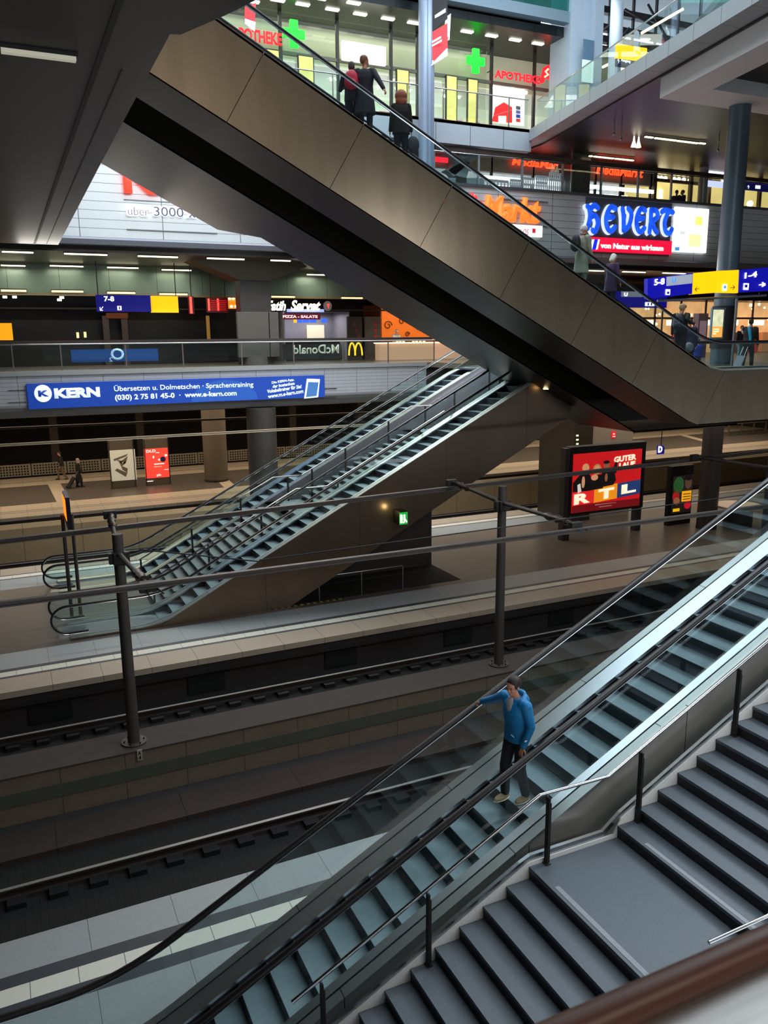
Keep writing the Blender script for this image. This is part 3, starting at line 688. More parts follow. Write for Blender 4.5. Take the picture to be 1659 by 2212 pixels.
def mast(px, py, ptop, label, arm0, arm1):
    f = at(px, py, Z=ZP); t = thing('catenary_mast', f, label, 'mast')
    top = at(*ptop, Y=f.y); y = f.y
    B().cyl(f.x, y, ZP+.02, top.z, .125, .105).build('mast_tube', POLE, t, True)
    B().cyl(f.x, y, ZP, ZP+.035, .26).build('base_plate', POLE, t, True)
    for k in range(6): B().cyl(f.x+.2*cos(k*pi/3), y+.2*sin(k*pi/3), ZP+.03, ZP+.07, .018, seg=8).build('anchor_bolt', DARKM, t)
    bx(f.x-.13, y-.13, top.z-.62, f.x+.13, y+.13, top.z-.36).build('clamp', DARKM, t, bevel=.02)
    bx(f.x-.20, y-.07, top.z-.60, f.x-.10, y+.07, top.z-.38).build('clamp_lug', DARKM, t)
    bx(f.x+.10, y-.07, top.z-.60, f.x+.20, y+.07, top.z-.38).build('clamp_lug', DARKM, t)
    for i, (a, Y) in enumerate((arm0, arm1)):
        e_ = at(*a, Y=Y); s_ = Vector((f.x, y, top.z-.42))
        ar = B().sweep([s_, s_.lerp(e_, .55), e_], [.06, .05, .035], 10).build('bracket_arm', POLE, t, True)
        m_ = s_.lerp(e_, .62); n_ = s_.lerp(e_, .9)
        B().sweep([m_, m_.lerp(n_, .2), m_.lerp(n_, .4), m_.lerp(n_, .6), m_.lerp(n_, .8), n_], [.055, .095, .055, .095, .055, .09], 12).build('insulator', mat('brown_insulator', (58, 44, 38), .4), ar, True)
        bx(e_.x-.14, e_.y-.07, e_.z-.13, e_.x+.14, e_.y+.07, e_.z+.05).build('bar_clamp', DARKM, ar, bevel=.015)
        if i == 1:
            for dx in (-.12, .12):
                B().sweep([n_+Vector((dx*.4, 0, 0)), e_+Vector((dx+.1, -.25, -.12))], .014, 6).build('stay_rod', DARKM, ar)
    return t
mast(290, 1603, (266, 1152), 'left grey overhead-line mast standing on the dividing wall', ((237, 1108), 18.6), ((318, 1262), 13.3))
mast(1077, 1435, (1083, 1050), 'grey overhead-line mast in the middle, behind the man in blue', ((975, 1040), 18.6), ((1243, 1132), 13.3))
mast(1640, 1275, (1648, 985), 'overhead-line mast at the right edge, behind the escalator handrail', ((1500, 985), 18.6), ((1790, 1050), 13.3))

# ============================================================ MIDDLE AND FAR PLATFORM
def column(px, py, w_px, label, m, ztop=-2.7, Z=ZP, seg=30, name='column', y=None):
    f = at(px, py, Z=Z); dep = f.dot(_fw); r = w_px/2*dep/F
    t = thing(name, f, label, 'column')
    B().cyl(f.x, f.y, Z, ztop, r, seg=seg).build('shaft', m, t, True)
    B().cyl(f.x, f.y, Z, Z+.12, r+.015, seg=seg).build('base_ring', DARKM, t, True)
    return t
TAUPE = mat('taupe_column_paint', (92, 82, 68), .6, noise=.1, scale=2); TAUPD = mat('dark_column_paint', (62, 58, 52), .5, noise=.1)
column(468, 1038, 50, 'taupe round column on the far platform to the right of the red poster', TAUPE, -3.15)
column(573, 1110, 62, 'broad dark column on the far platform behind the far escalators', TAUPD, -3.15)
column(1525, 1140, 41, 'dark round column on the middle platform right of the small poster', mat('black_brown_column', (46, 42, 42), .45, noise=.15))
column(1215, 1010, 48, 'dark column behind the red billboard, under the crossing escalator', TAUPD)
# poster stands on the far platform
PF = mat('poster_frame_grey', (96, 86, 74), .5, .2, noise=.1)
def stand(pl, pr, ptop, label):
    a, c = at(*pl, Z=ZP), at(*pr, Z=ZP); y = (a.y+c.y)/2; top = at(*ptop, Y=y).z
    t = thing('poster_stand', ((a.x+c.x)/2, y, ZP), label, 'poster stand')
    bx(a.x, y, ZP, c.x, y+.25, top).build('board', PF, t, bevel=.02)
    for x in (a.x, c.x-.05): bx(x, y-.03, ZP, x+.05, y, top).build('edge_trim', DARKM, t)
    return t, y-.02
t, y = stand((241, 1056), (295, 1052), (236, 952), 'grey stand with a cream poster of a station axonometric, left of the red one')
slab_on((240, 1040), (291, 970), y, em('cream_poster_paper', (200, 196, 176), .32), t, 'poster', .02)
DR = mat('poster_drawing_grey', (112, 106, 92), .7)
for q in [((245, 992), (277, 980), (272, 986), (247, 996)), ((252, 993), (272, 997), (268, 1003), (258, 999)), ((258, 999), (276, 985), (272, 1000), (262, 1008)), ((253, 1012), (275, 1022), (272, 1030), (248, 1016)), ((262, 1006), (276, 1012), (275, 1022), (264, 1014))]:
    P_ = [at(*p, Y=y-.012) for p in q]; B().prism([(p.x, p.z) for p in P_], y-.012, y-.006).build('drawing', DR, t)
o = B().prism([(at(*p, Y=y-.014).x, at(*p, Y=y-.014).z) for p in ((262, 998), (268, 996), (266, 1003))], y-.016, y-.013).build('drawing', mat('poster_yellow', (190, 170, 70), .7), t)
t, y = stand((316, 1049), (370, 1046), (308, 949), 'grey stand with a bright red and white event poster')
slab_on((315, 1034), (362, 967), y, em('red_poster_paper', (238, 66, 52), .75), t, 'poster', .02)
WH = em('poster_white_print', (250, 236, 226), .7)
textr('DLD', (316, 978), (336, 971), y-.01, WH, t, bold=.03)
textr('pb', (339, 1030), (348, 1023), y-.01, WH, t, bold=.03)
p = at(352, 992, Y=y-.012); B().sweep([(p.x, y-.014, p.z), (p.x, y-.004, p.z)], .16, 20).build('round_sticker', mat('navy_print', (44, 28, 78), .6), t)
for px, py, w_, h_ in ((336, 979, 8, 2), (333, 1004, 22, 4), (333, 1009, 17, 2), (318, 1041, 13, 3), (330, 990, 3, 5), (342, 995, 4, 4), (356, 986, 5, 5), (355, 1015, 9, 2)): slab_on((px, py), (px+w_, py-h_), y-.012, WH, t, 'print_block', .006)
# perforated barrier behind the far platform: each panel a thing
PERF = mat('perforated_barrier_concrete', (130, 120, 102), .8, noise=.08)
HOLE = mat('barrier_hole', (12, 10, 9), .9)
proto = None; x = -1.2; k = 0
while x < 40:
    if proto is None:
        proto = thing('track_barrier', (x, 54.9, ZP), 'pale perforated barrier panel along the track behind the far platform', 'barrier', 'perforated barrier panels behind the far platform')
        bx(x+.02, 54.9, ZP+.05, x+2.06, 54.98, ZP+.80).build('panel', PERF, proto)
        hb = B()
        for i in range(11):
            for j in range(4): hb.box(x+.13+i*.17, 54.885, ZP+.12+j*.165, x+.23+i*.17, 54.9, ZP+.22+j*.165)
        hb.build('perforations', HOLE, proto)['kind'] = 'stuff'
    else:
        c = proto.copy(); SC.collection.objects.link(c); c.location.x += k*2.1
        for ch in proto.children:
            d = ch.copy(); SC.collection.objects.link(d); d.parent = c
    x += 2.1; k += 1
# upper perforated strip seen under the fascia
o = bx(XW0, 54.0, -3.55, 45, 54.1, -3.2).build('ceiling_strip', mat('perforated_strip', (112, 106, 98), .7, lines=[(0, .16, .09, 0)], lcol=(20, 18, 16))); tag(o, 'long perforated metal strip high above the far tracks', 'ceiling strip')
# lift shaft and far glazed lift behind the billboard
a, c = at(1190, 1010, Z=ZP), at(1245, 1010, Z=ZP)
t = thing('lift_shaft', (at(1290, 985, Y=33.5).x, 29, ZP), 'pale concrete lift shaft behind the red billboard with a small red sign', 'lift')
xa, xb = at(1277, 960, Y=29).x, at(1366, 960, Y=29).x
bx(xa, 29, ZP, xb, 31.5, -2.75).build('shaft_wall', mat('pale_shaft_concrete', (150, 140, 124), .7, noise=.08), t)
xc = at(1240, 960, Y=28.9).x
bx(xc, 28.9, ZP, xa, 31.5, -2.75).build('dark_door_bay', mat('lift_door_metal', (58, 52, 42), .4, .4, noise=.2), t)
for k in range(4): slab_on((1245, 943+k*9), (1250, 939+k*9), 28.88, em('lift_floor_lights', (214, 226, 190), .9), t, 'floor_light', .02)
sl = slab_on((1321, 947), (1331, 931), 28.97, em('small_red_sign', (206, 30, 38), .7), t, 'red_sign', .03)
slab_on((1324, 944), (1329, 942), 28.95, WH, t, 'sign_print', .02); slab_on((1325, 939), (1328, 936), 28.95, WH, t, 'sign_print', .02)
# bench frame on the far platform, right
t = thing('windscreen', (at(1600, 940, Z=ZP).x, at(1600, 940, Z=ZP).y, ZP), 'glass windscreen frame on the far platform at the right, below the crossing deck', 'windscreen')
p0 = at(1571, 942, Z=ZP); y = p0.y
xx = [at(px, 940, Y=y).x for px in (1573, 1601, 1627, 1653)]
for x in xx: bx(x-.05, y-.05, ZP, x+.05, y+.05, ZP+1.0).build('post', TAUPE, t)
bx(xx[0], y-.04, ZP+.95, xx[-1], y+.04, ZP+1.02).build('top_bar', TAUPE, t)
bx(xx[0], y-.04, ZP+.08, xx[-1], y+.04, ZP+.15).build('bottom_bar', TAUPE, t)
bx(xx[0], y-.01, ZP+.1, xx[-1], y+.01, ZP+.95).build('glass_pane', GLASS2, t)
# letter D sector sign
dp = at(1427, 973, Y=28); s0 = .38
t = thing('sector_sign', (dp.x, 28, dp.z), 'small blue sector sign with a white letter D hanging above the platform', 'sign')
slab_on((1420, 982), (1434, 962), 28, em('sign_blue_lit', (10, 6, 120), .8), t, 'face_panel', .06)
a, c = at(1434, 981, Y=28), at(1439, 963, Y=28.3)
bx(a.x, 28.0, a.z, a.x+.02, 28.35, c.z).build('side_panel', em('sign_blue_lit2', (6, 4, 70), .6), t)
textr('D', (1421.5, 978), (1431, 963.5), 27.98, em('sign_white_lit', (250, 250, 255), 1.6), t, bold=.04)
bx(a.x-.1, 28.1, c.z, a.x-.07, 28.13, -2.7).build('hanger', DARKM, t)
# round table bench on the middle platform
f = at(1592, 1135, Z=ZP); t = thing('round_bench', f, 'round pale-topped bench on a dark drum base behind the escalator handrail', 'bench')
B().cyl(f.x, f.y, ZP, ZP+.85, .62).build('drum_base', DARKM, t, True); B().cyl(f.x, f.y, ZP+.85, ZP+.94, 1.0).build('round_top', mat('pale_bench_top', (206, 190, 172), .6, noise=.1), t, True)
# red billboard
a, c = at(1225, 1168, Z=ZP), at(1378, 1150, Z=ZP); yb_ = 26.15
t = thing('billboard', (a.x, yb_, ZP), 'large illuminated red billboard on two dark posts, three people and big letters on it', 'billboard')
X = lambda px, py: at(px, py, Y=yb_).x
Zz = lambda px, py: at(px, py, Y=yb_).z
xl_, xr_ = X(1238, 1030), X(1384, 1030); zt_, zb_ = Zz(1238, 985), Zz(1238, 1110)
zt_ = (Zz(1244, 982)+Zz(1386, 969))/2; zb_ = (Zz(1240, 1108)+Zz(1380, 1092))/2
BF = mat('billboard_frame_black', (20, 18, 18), .4, .3)
bx(xl_-.10, yb_+.04, zb_-.12, xr_+.26, yb_+.45, zt_+.30).build('case', BF, t, bevel=.03)
for x0_, x1_ in ((xl_-.35, xl_-.02), (xr_-.05, xr_+.22)): bx(x0_, yb_+.08, ZP, x1_, yb_+.4, zt_+.25 if x0_ < xl_ else zb_).build('post', DARKM, t)
bx(xl_, yb_, zb_, xr_, yb_+.04, zt_).build('poster_panel', em('billboard_red', (204, 22, 28), .62), t)
yy_ = yb_-.012
Wd, Hd = xr_-xl_, zt_-zb_
def bq(u0, v0, u1, v1, m, nm, sh=0, z=0): return B().prism([(xl_+u0*Wd, zb_+v0*Hd), (xl_+u1*Wd, zb_+(v0+sh)*Hd), (xl_+u1*Wd, zb_+(v1+sh)*Hd), (xl_+u0*Wd, zb_+v1*Hd)], yy_-z, yy_+.011-z).build(nm, m, t)
bq(.0, .0, 1, .13, em('billboard_dark_red', (120, 14, 22), .5), 'lower_band')
bq(.0, .12, .31, .36, em('letter_field_red', (226, 40, 36), .7), 'letter_field', .03)
bq(.31, .14, .65, .40, em('letter_field_orange', (232, 140, 26), .75), 'letter_field', .035)
bq(.65, .18, 1, .43, em('letter_field_blue', (34, 60, 112), .6), 'letter_field', .035)
LW = em('billboard_cream', (244, 226, 196), .95)
for ch, u0, u1, v0, v1 in (('R', .02, .25, .14, .32), ('T', .37, .6, .18, .36), ('L', .71, .93, .235, .40)):
    text(ch, (xl_+u0*Wd, yy_-.012, zb_+v0*Hd), Vector((1, 0, .06)), ZA, LW, t, w=(u1-u0)*Wd, h=(v1-v0)*Hd, bold=.05)
text('GUTER', (xl_+.58*Wd, yy_, zb_+.80*Hd), Vector((1, 0, .05)), ZA, LW, t, w=.33*Wd, h=.10*Hd, bold=.04)
text('LAUF', (xl_+.66*Wd, yy_, zb_+.70*Hd), Vector((1, 0, .05)), ZA, LW, t, w=.24*Wd, h=.085*Hd, bold=.04)
bq(.33, .09, .65, .11, em('dim_print', (200, 160, 140), .4), 'small_print'); bq(.39, .05, .58, .065, em('dim_print', (200, 160, 140), .4), 'small_print')
SK = em('print_skin', (214, 152, 108), .6); SKD = em('print_skin_dark', (150, 92, 66), .55); BK = em('print_black', (18, 12, 14), .5); BL = em('print_blond', (190, 140, 84), .5)
def ell(u, v, a_, b_, m, nm='printed_figure', z=.004): B().prism([(xl_+(u+a_*cos(k*pi/9))*Wd, zb_+(v+b_*sin(k*pi/9))*Hd) for k in range(18)], yy_-z-.01, yy_-z).build(nm, m, t)
def pol(pts, m, z=.004, nm='printed_figure'): B().prism([(xl_+u*Wd, zb_+v*Hd) for u, v in pts], yy_-z-.01, yy_-z).build(nm, m, t)
pol([(.0, .36), (.0, .52), (.06, .60), (.10, .66), (.22, .66), (.27, .55), (.25, .36)], BK); pol([(.40, .40), (.41, .66), (.46, .70), (.53, .68), (.58, .74), (.60, .60), (.62, .50), (.58, .42)], BK, .006)
pol([(.20, .36), (.24, .50), (.27, .62), (.42, .62), (.45, .50), (.43, .38)], BK, .008); pol([(.07, .34), (.06, .48), (.10, .50), (.12, .36)], em('print_white_shirt', (226, 216, 210), .6), .012)
ell(.17, .76, .048, .07, SK, z=.012); ell(.335, .715, .06, .09, BL, z=.012); ell(.335, .72, .038, .06, SK, z=.02); ell(.47, .775, .042, .065, SKD, z=.012); ell(.465, .825, .046, .03, BK, z=.02)
ell(.30, .58, .05, .05, SK, z=.02); ell(.14, .52, .022, .10, SK, z=.02); ell(.47, .56, .02, .07, SKD, z=.02)
pol([(.56, .62), (.60, .82), (.63, .80), (.62, .62)], BK)
# small tall poster case
f0, f1 = at(1441, 1136, Z=ZP), at(1492, 1130, Z=ZP); y = (f0.y+f1.y)/2
t = thing('poster_stand', ((f0.x+f1.x)/2, y, ZP), 'tall dark poster case with green leaves and a yellow label, right of the billboard', 'poster stand')
x0_, x1_ = f0.x-.0, f1.x
zt_ = at(1450, 1008, Y=y).z
bx(x0_, y, ZP, x1_, y+.25, zt_).build('case', BF, t, bevel=.02)
xl_, xr_ = at(1452, 1070, Y=y).x, at(1494, 1070, Y=y).x; zb_, zt_ = at(1450, 1110, Y=y).z, at(1450, 1030, Y=y).z
Wd, Hd, yy_ = xr_-xl_, zt_-zb_, y-.012
bx(xl_, y-.01, zb_, xr_, y, zt_).build('poster_panel', em('poster_backdrop', (40, 34, 30), .3), t)
ell(.28, .76, .26, .22, mat('printed_leaves', (40, 84, 44), .7, 0, .5, noise=.7, scale=14))
ell(.76, .80, .17, .17, em('print_dark_face', (96, 70, 56), .4), z=.012); ell(.76, .93, .18, .07, BK, z=.02)
ell(.18, .46, .17, .15, em('print_red_hair', (170, 30, 36), .5)); ell(.22, .33, .16, .10, SKD, z=.012)
bq(.47, .30, .95, .58, em('yellow_label', (232, 160, 20), .8), 'yellow_label', 0, .02); ell(.78, .20, .17, .11, em('red_badge', (190, 20, 40), .7), z=.03)
bq(.07, .05, .4, .13, em('yellow_label2', (226, 176, 20), .8), 'yellow_label', 0, .02)
for k in range(3): bq(.53, .35+k*.07, .9, .37+k*.07, BK, 'label_print', 0, .03)
# exit sign on the far escalator flank
ex = at(865, 1117, Y=23.0)
t = thing('exit_sign', (ex.x, 22.95, ex.z), 'green illuminated emergency exit sign fixed on the far escalator flank', 'sign')
bx(ex.x-.13, 22.8, ex.z-.21, ex.x+.17, 23.28, ex.z+.22).build('case', DARKM, t)
G = em('exit_green', (20, 150, 50), 1.0)
bx(ex.x-.14, 22.77, ex.z-.2, ex.x+.15, 22.8, ex.z+.2).build('green_face', G, t)
EW = em('exit_white', (240, 255, 220), 4)
bx(ex.x-.12, 22.755, ex.z-.14, ex.x-.05, 22.77, ex.z+.13).build('pictogram', EW, t)
bx(ex.x-.0, 22.755, ex.z-.05, ex.x+.05, 22.77, ex.z+.06).build('pictogram', EW, t); B().ball((ex.x+.03, 22.765, ex.z+.1), .03, 2).build('pictogram', EW, t)
B().prism([(ex.x-.02, ex.z-.15), (ex.x+.02, ex.z-.15), (ex.x+.05, ex.z-.05), (ex.x+.1, ex.z-.14), (ex.x+.13, ex.z-.12), (ex.x+.05, ex.z+.0)], 22.755, 22.77).build('pictogram', EW, t)
l = bpy.data.lights.new('exit_sign_glow', 'POINT'); l.energy = 3; l.color = (1, .82, .4); l.shadow_soft_size = .05; lo = bpy.data.objects.new('exit_sign_glow', l); SC.collection.objects.link(lo); lo.location = (ex.x-.3, 22.98, ex.z+.28)
# departure sign pole at the left by the far escalator newels
f = at(155, 1262, Z=ZP)
f = at(163, 1330, Z=ZP)
t = thing('display_post', f, 'twin grey posts carrying an edge-on orange display sign by the newels of the far escalators', 'display')
q = at(135, 1140, Y=f.y)
for dx in (-.1, .16): B().sweep([(f.x+dx, f.y, ZP), (f.x+dx, f.y, q.z+.4)], .055, 12).build('post', POLE, t, True)
dz = at(125, 1066, Y=f.y).z
bx(f.x-.02, f.y-.85, q.z+.1, f.x+.10, f.y+.45, dz).build('display_case', mat('dark_display_case', (40, 38, 60), .4, .3), t)
bx(f.x-.03, f.y-.8, q.z+.35, f.x-.02, f.y+.4, dz-.08).build('display_face', em('orange_display', (255, 120, 20), 1.6), t)
# small number plate on dividing wall
pl = at(302, 1631, Y=15.97)
t = thing('number_plate', (pl.x, 15.97, pl.z-.1), 'tiny pale number plate on the dividing wall below the left mast', 'plate')
bx(pl.x-.05, 15.965, pl.z-.12, pl.x+.05, 15.98, pl.z+.12).build('plate', mat('plate_cream', (176, 166, 150), .6), t)
text('4', (pl.x-.03, 15.962, pl.z-.09), XA, ZA, BLACK, t, w=.06, h=.08); text('A', (pl.x-.03, 15.962, pl.z+.01), XA, ZA, BLACK, t, w=.06, h=.08)
# ============================================================ GALLERY LEVEL: balustrade, banner, shops
def balustrade(name, label, Y, px_posts, z0, zr, x0, x1, railm=STEEL, bar=True, group=None):
    t = thing('glass_balustrade', ((x0+x1)/2, Y, z0), label, 'balustrade', group)
    B().sweep([(x0, Y, zr), (x1, Y, zr)], .03, 10).build('top_rail', railm, t, True)
    if bar: bx(x0, Y+.25, zr+.0, x1, Y+.37, zr+.16).build('wood_rail', mat('dark_wood_rail', (58, 46, 42), .4), t)
    xs = sorted([x0]+px_posts+[x1])
    for a, c in zip(xs, xs[1:]):
        if c-a > .2: bx(a+.03, Y-.006, z0+.03, c-.03, Y+.006, zr-.04).build('glass_pane', GLASS, t)
    for x in px_posts: bx(x-.025, Y-.05, z0-.1, x+.025, Y-.01, zr).build('post', mat('balustrade_post', (120, 112, 106), .4, .6), t)
    return t
zr = at(470, 740, Y=37).z
posts = [at(p, 770, Y=37).x for p in (27, 132, 272, 395, 522, 634, 740, 838, 937)]
balustrade('', 'long glass balustrade with a bright steel rail above the blue banner', 37.0, posts, ZL, zr, -.5, posts[-1]+.05)
# blue banner
t = thing('banner', (7, 36.9, -2.7), 'long blue advertising banner with white lettering on the gallery edge', 'banner')
a, c = at(62, 880, Y=36.9), at(700, 811, Y=36.9); zt_ = (at(60, 828, Y=36.9).z+c.z)/2; zb_ = (a.z+at(700, 861, Y=36.9).z)/2
BB = em('banner_blue', (18, 62, 158), .42); BW = em('banner_white', (226, 240, 250), .72)
bx(a.x, 36.86, zb_, c.x, 36.97, zt_).build('cloth', BB, t)
Yb = 36.845
def bt(s, x0, x1, ya, yb, bold=.0, sh=0, **k):
    p = at(x0, (ya[0]), Y=Yb); q = at(x1, ya[0], Y=Yb)
    z0 = at(x0, ya[0], Y=Yb).z; z1 = at(x0, ya[1], Y=Yb).z
    return text(s, (p.x, Yb, z0), XA, ZA, BW, t, w=q.x-p.x, h=z1-z0, bold=bold, ext=.008, **k)
p = at(93, 850, Y=Yb)
B().prism([(p.x+.34*cos(k*pi/16), p.z+.36*sin(k*pi/16)) for k in range(32)], Yb-.01, Yb+.01).build('logo_disc', BW, t)
text('K', (p.x-.19, Yb-.02, p.z-.13), XA, ZA, BB, t, w=.42, h=.26, bold=.06)
bt('KERN', 118, 217, (861, 839), 0, .06)
bt('Übersetzen u. Dolmetschen · Sprachentraining', 247, 548, (849, 832), 0, .012)
bt('(030) 2 75 81 45-0  ·  www.e-kern.com', 249, 512, (868, 853), 0, .03)
dz = Vector((1, 0, .11))
for s, x0, x1, y0, h in (('Die KERN-App,', 587, 636, 831, 6), ('der kostenlose', 589, 637, 838.5, 6), ('Vokabeltrainer für Sie!', 577, 652, 850, 7), ('www.m.e-kern.com', 579, 656, 861, 7.5)):
    p = at(x0, y0, Y=Yb); q = at(x1, y0, Y=Yb); hh_ = p.z-at(x0, y0+h, Y=Yb).z
    text(s, p, dz, ZA, BW, t, w=q.x-p.x, h=hh_*1.15, bold=.025)
PH = [at(*p_, Y=Yb) for p_ in ((657, 861), (663, 818), (691, 819), (687, 858))]
B().prism([(p.x, p.z) for p in PH], Yb-.01, Yb+.01).build('phone_print', BW, t)
PH = [at(*p_, Y=Yb-.012) for p_ in ((661, 858), (666, 825), (688, 826), (684, 855))]
B().prism([(p.x, p.z) for p in PH], Yb-.022, Yb-.012).build('phone_screen', em('phone_screen_blue', (60, 110, 170), .5), t)
pc = at(487, 868, Y=Yb)
B().prism([(pc.x+1.55*cos(k*pi/14), zb_+.02+.95*sin(k*pi/14)) for k in range(15)], Yb+.008, Yb+.014).build('globe_print', em('banner_globe_blue', (34, 84, 170), .42), t)
def bar_on(a, c, Y, m, t, nm, h=.03, th=.05):
    p, q = at(*a, Y=Y), at(*c, Y=Y); z_ = (p.z+q.z)/2; return bx(p.x, Y, z_-h/2, q.x, Y+th, z_+h/2).build(nm, m, t)
for k, (px0, px1, py) in enumerate(((700, 728, 838), (700, 728, 857), (18, 56, 842), (18, 56, 868))):
    slab_on((px0, py+2), (px1, py), 36.93, DARKM, t, 'fixing_rail', .04)

# gallery back walls, green lit fascia and shop bays (Y=44..)
YB = 44.0
z1, z0 = at(200, 592, Y=YB).z, at(200, 637, Y=YB).z
GRN = mat('green_metal_fascia', (112, 132, 118), .32, .35, noise=.08, scale=2, lines=[(0, 2.35, .02, .5)], lcol=(40, 50, 44))
struct(bx(-3, YB, z0, 26, YB+.3, z1+.6), 'wall_back', GRN)
struct(bx(-3, YB-.06, z0-.06, 26, YB+.02, z0+.05), 'trim_18', mat('brass_trim_strip', (150, 132, 100), .35, .5))
SHD = mat('shop_interior_dark', (10, 9, 9), .6)
struct(bx(-3, YB+.6, ZL, 11.3, YB+.7, z0), 'wall_back', SHD)
struct(bx(-3, YB+.28, z0-.7, 60, YB+.4, z0-.62), 'trim_19', DARKM)
struct(bx(11.3, YB+3, ZL, 60, YB+3.2, z1+.5), 'wall_back', mat('shop_back_brown', (50, 40, 34), .7, noise=.3))
LAMPW = em('linear_lamp_white', (255, 240, 200), 3.2); LAMPD = em('linear_lamp_dim', (240, 214, 160), 1.1)
def lamp(a, c, Y, m, label, group, z=None, n='ceiling_lamp', light=0, h=.05):
    p, q = at(*a, Y=Y), at(*c, Y=Y); zz_ = (p.z+q.z)/2 if z is None else z
    t = thing(n, ((p.x+q.x)/2, Y, zz_), label, 'lamp', group)
    bx(p.x-.03, Y-.04, zz_+h, q.x+.03, Y+.12, zz_+h+.05).build('housing', DARKM, t)
    bx(p.x, Y-.03, zz_, q.x, Y+.09, zz_+h).build('tube', m, t)
    if light: area('gallery_lamp_light', ((p.x+q.x)/2, Y-.0, zz_-.03), (q.x-p.x, .12), light, (1, .93, .78))
    return t
G1 = 'strip lamps under the pale fascia'
for a, c in (((2, 523), (70, 525)), ((137, 527), (230, 530)), ((297, 535), (383, 538)), ((447, 542), (527, 545)), ((585, 547), (627, 548)), ((1198, 568), (1213, 568)), ((1272, 570), (1305, 571)), ((1347, 571), (1395, 572)), ((1434, 573), (1482, 574)), ((1516, 575), (1549, 576)), ((1593, 578), (1640, 579))):
    lamp(a, c, 37.6, LAMPW, 'bright linear lamp in the front row under the pale slatted fascia', G1, z=3.60)
for a, c in (((2, 574), (55, 576)), ((108, 575), (180, 577)), ((232, 578), (299, 581)), ((350, 584), (413, 585)), ((664, 594), (702, 595))):
    lamp(a, c, 43.1, LAMPW, 'linear lamp lighting the green wall above the dark shops', 'lamps over the green wall', light=38)
for a, c in (((2, 629), (57, 631)), ((112, 631), (180, 632)), ((232, 634), (292, 635)), ((345, 637), (405, 638)), ((587, 642), (637, 644)), ((738, 645), (783, 646))):
    lamp(a, c, 43.9, LAMPD, 'dim lamp strip along the lower edge of the green wall', 'lamp strips below the green wall', h=.09)
lamp((2, 108), (164, 124), at(90, 116, Z=3.84).y, em('faint_glow_tube', (190, 184, 164), .45), 'single pale tube lamp on the dark soffit at the top left', None, z=3.80)  # faint emission put into the tube to make it look pale
# pillar with flared head and notice board
f = at(553, 797, Z=ZL); y = f.y
f = at(560, 797, Y=38.6); 
t = thing('column', (f.x, 39.4, ZL), 'dark pillar with flared head carrying a grey notice board, behind the glass balustrade', 'column')
yc = 39.4
xa, xb = at(519, 640, Y=yc).x, at(585, 640, Y=yc).x; zc0 = at(550, 606, Y=yc).z
bx(xa, yc, ZL, xb, yc+.9, zc0).build('shaft', mat('charcoal_column', (50, 46, 44), .5, noise=.1), t)
B().prism([(xa, zc0), (xb, zc0), (xb+1.9, zc0+.72), (xb+1.0, zc0+1.35), (xa-3.1, zc0+1.2)], yc-.1, yc+1.6).build('flared_head', mat('flared_head_paint', (96, 86, 74), .6, noise=.1), t)
b0_, b1_ = at(517, 786, Y=39.1), at(601, 674, Y=39.1)
bx(b0_.x, 39.1, b0_.z+.3, b1_.x-.5, 39.35, b1_.z).build('notice_board', mat('grey_board', (86, 80, 76), .6, noise=.06), t, bevel=.02)
bx(b1_.x-.46, 39.1, b0_.z+.3, b1_.x, 39.35, b1_.z).build('board_wing', mat('grey_board', (86, 80, 76), .6), t, bevel=.02)
B().cyl((b0_.x+b1_.x)/2-.1, 39.5, ZL, b0_.z+.35, .62).build('round_base', mat('base_taupe', (92, 82, 78), .6), t, True)
# station signs on the left
def sign(name, label, parts, Y, hang=None, cat='sign'):
    p = at(*parts[0][0], Y=Y); q = at(*parts[-1][1], Y=Y)
    t = thing(name, ((p.x+q.x)/2, Y, min(p.z, q.z)), label, cat)
    for a, c, m, nm in parts: slab_on(a, c, Y, m, t, nm, .16)
    if hang:
        for px, py0, py1 in hang:
            a_ = at(px, py0, Y=Y+.08); bx(a_.x-.02, Y+.06, a_.z, a_.x+.02, Y+.1, 3.73).build('hanger', DARKM, t)
    return t
SB = em('station_blue', (8, 6, 150), .85); SBD = em('station_blue_dim', (10, 8, 110), .8); SY = em('station_yellow', (255, 190, 0), 1.05); SW = em('station_white', (250, 250, 255), 1.5); SGY = em('station_grey', (150, 158, 176), .8); SK_ = mat('station_black_print', (60, 40, 0), .6)
Ys = 41.5
t = sign('direction_sign', 'hanging blue and yellow platform sign reading 7-8, left under the green wall', [((210, 673), (327, 638), SBD, 'blue_panel'), ((327, 675), (384, 640), SY, 'yellow_panel')], Ys, [(212, 640, 590), (380, 642, 592)])
textr('7-8', (225, 651), (246, 640), Ys-.01, SW, t, bold=.03)
textr('↙', (216, 671), (223, 662), Ys-.01, SW, t); slab_on((254, 670), (262, 661), Ys-.012, SW, t, 'pictogram', .01)
slab_on((257, 669), (259, 662), Ys-.02, SBD, t, 'pictogram', .01)
t = sign('departure_board', 'dark departure board with columns of red light next to the yellow sign', [((448, 675), (492, 643), em('board_dark_red', (70, 6, 8), .6), 'case')], Ys, [(455, 643, 0), (486, 643, 0)])
for px in (450, 470): slab_on((px, 671), (px+2.5, 645), Ys-.02, em('red_led', (255, 60, 50), 3), t, 'led_column', .015)
for k in range(6): slab_on((455, 650+k*4), (489, 648.6+k*4), Ys-.02, em('red_led_dim', (200, 20, 20), .8), t, 'led_row', .012)
t = sign('departure_board', 'narrow red lit display strip left of the departure board', [((409, 678), (418, 640), em('board_dark_red', (70, 6, 8), .6), 'case')], Ys, [(413, 641, 0)])
slab_on((411, 677), (414, 641), Ys-.02, em('red_led', (255, 60, 50), 3), t, 'led_column', .015)
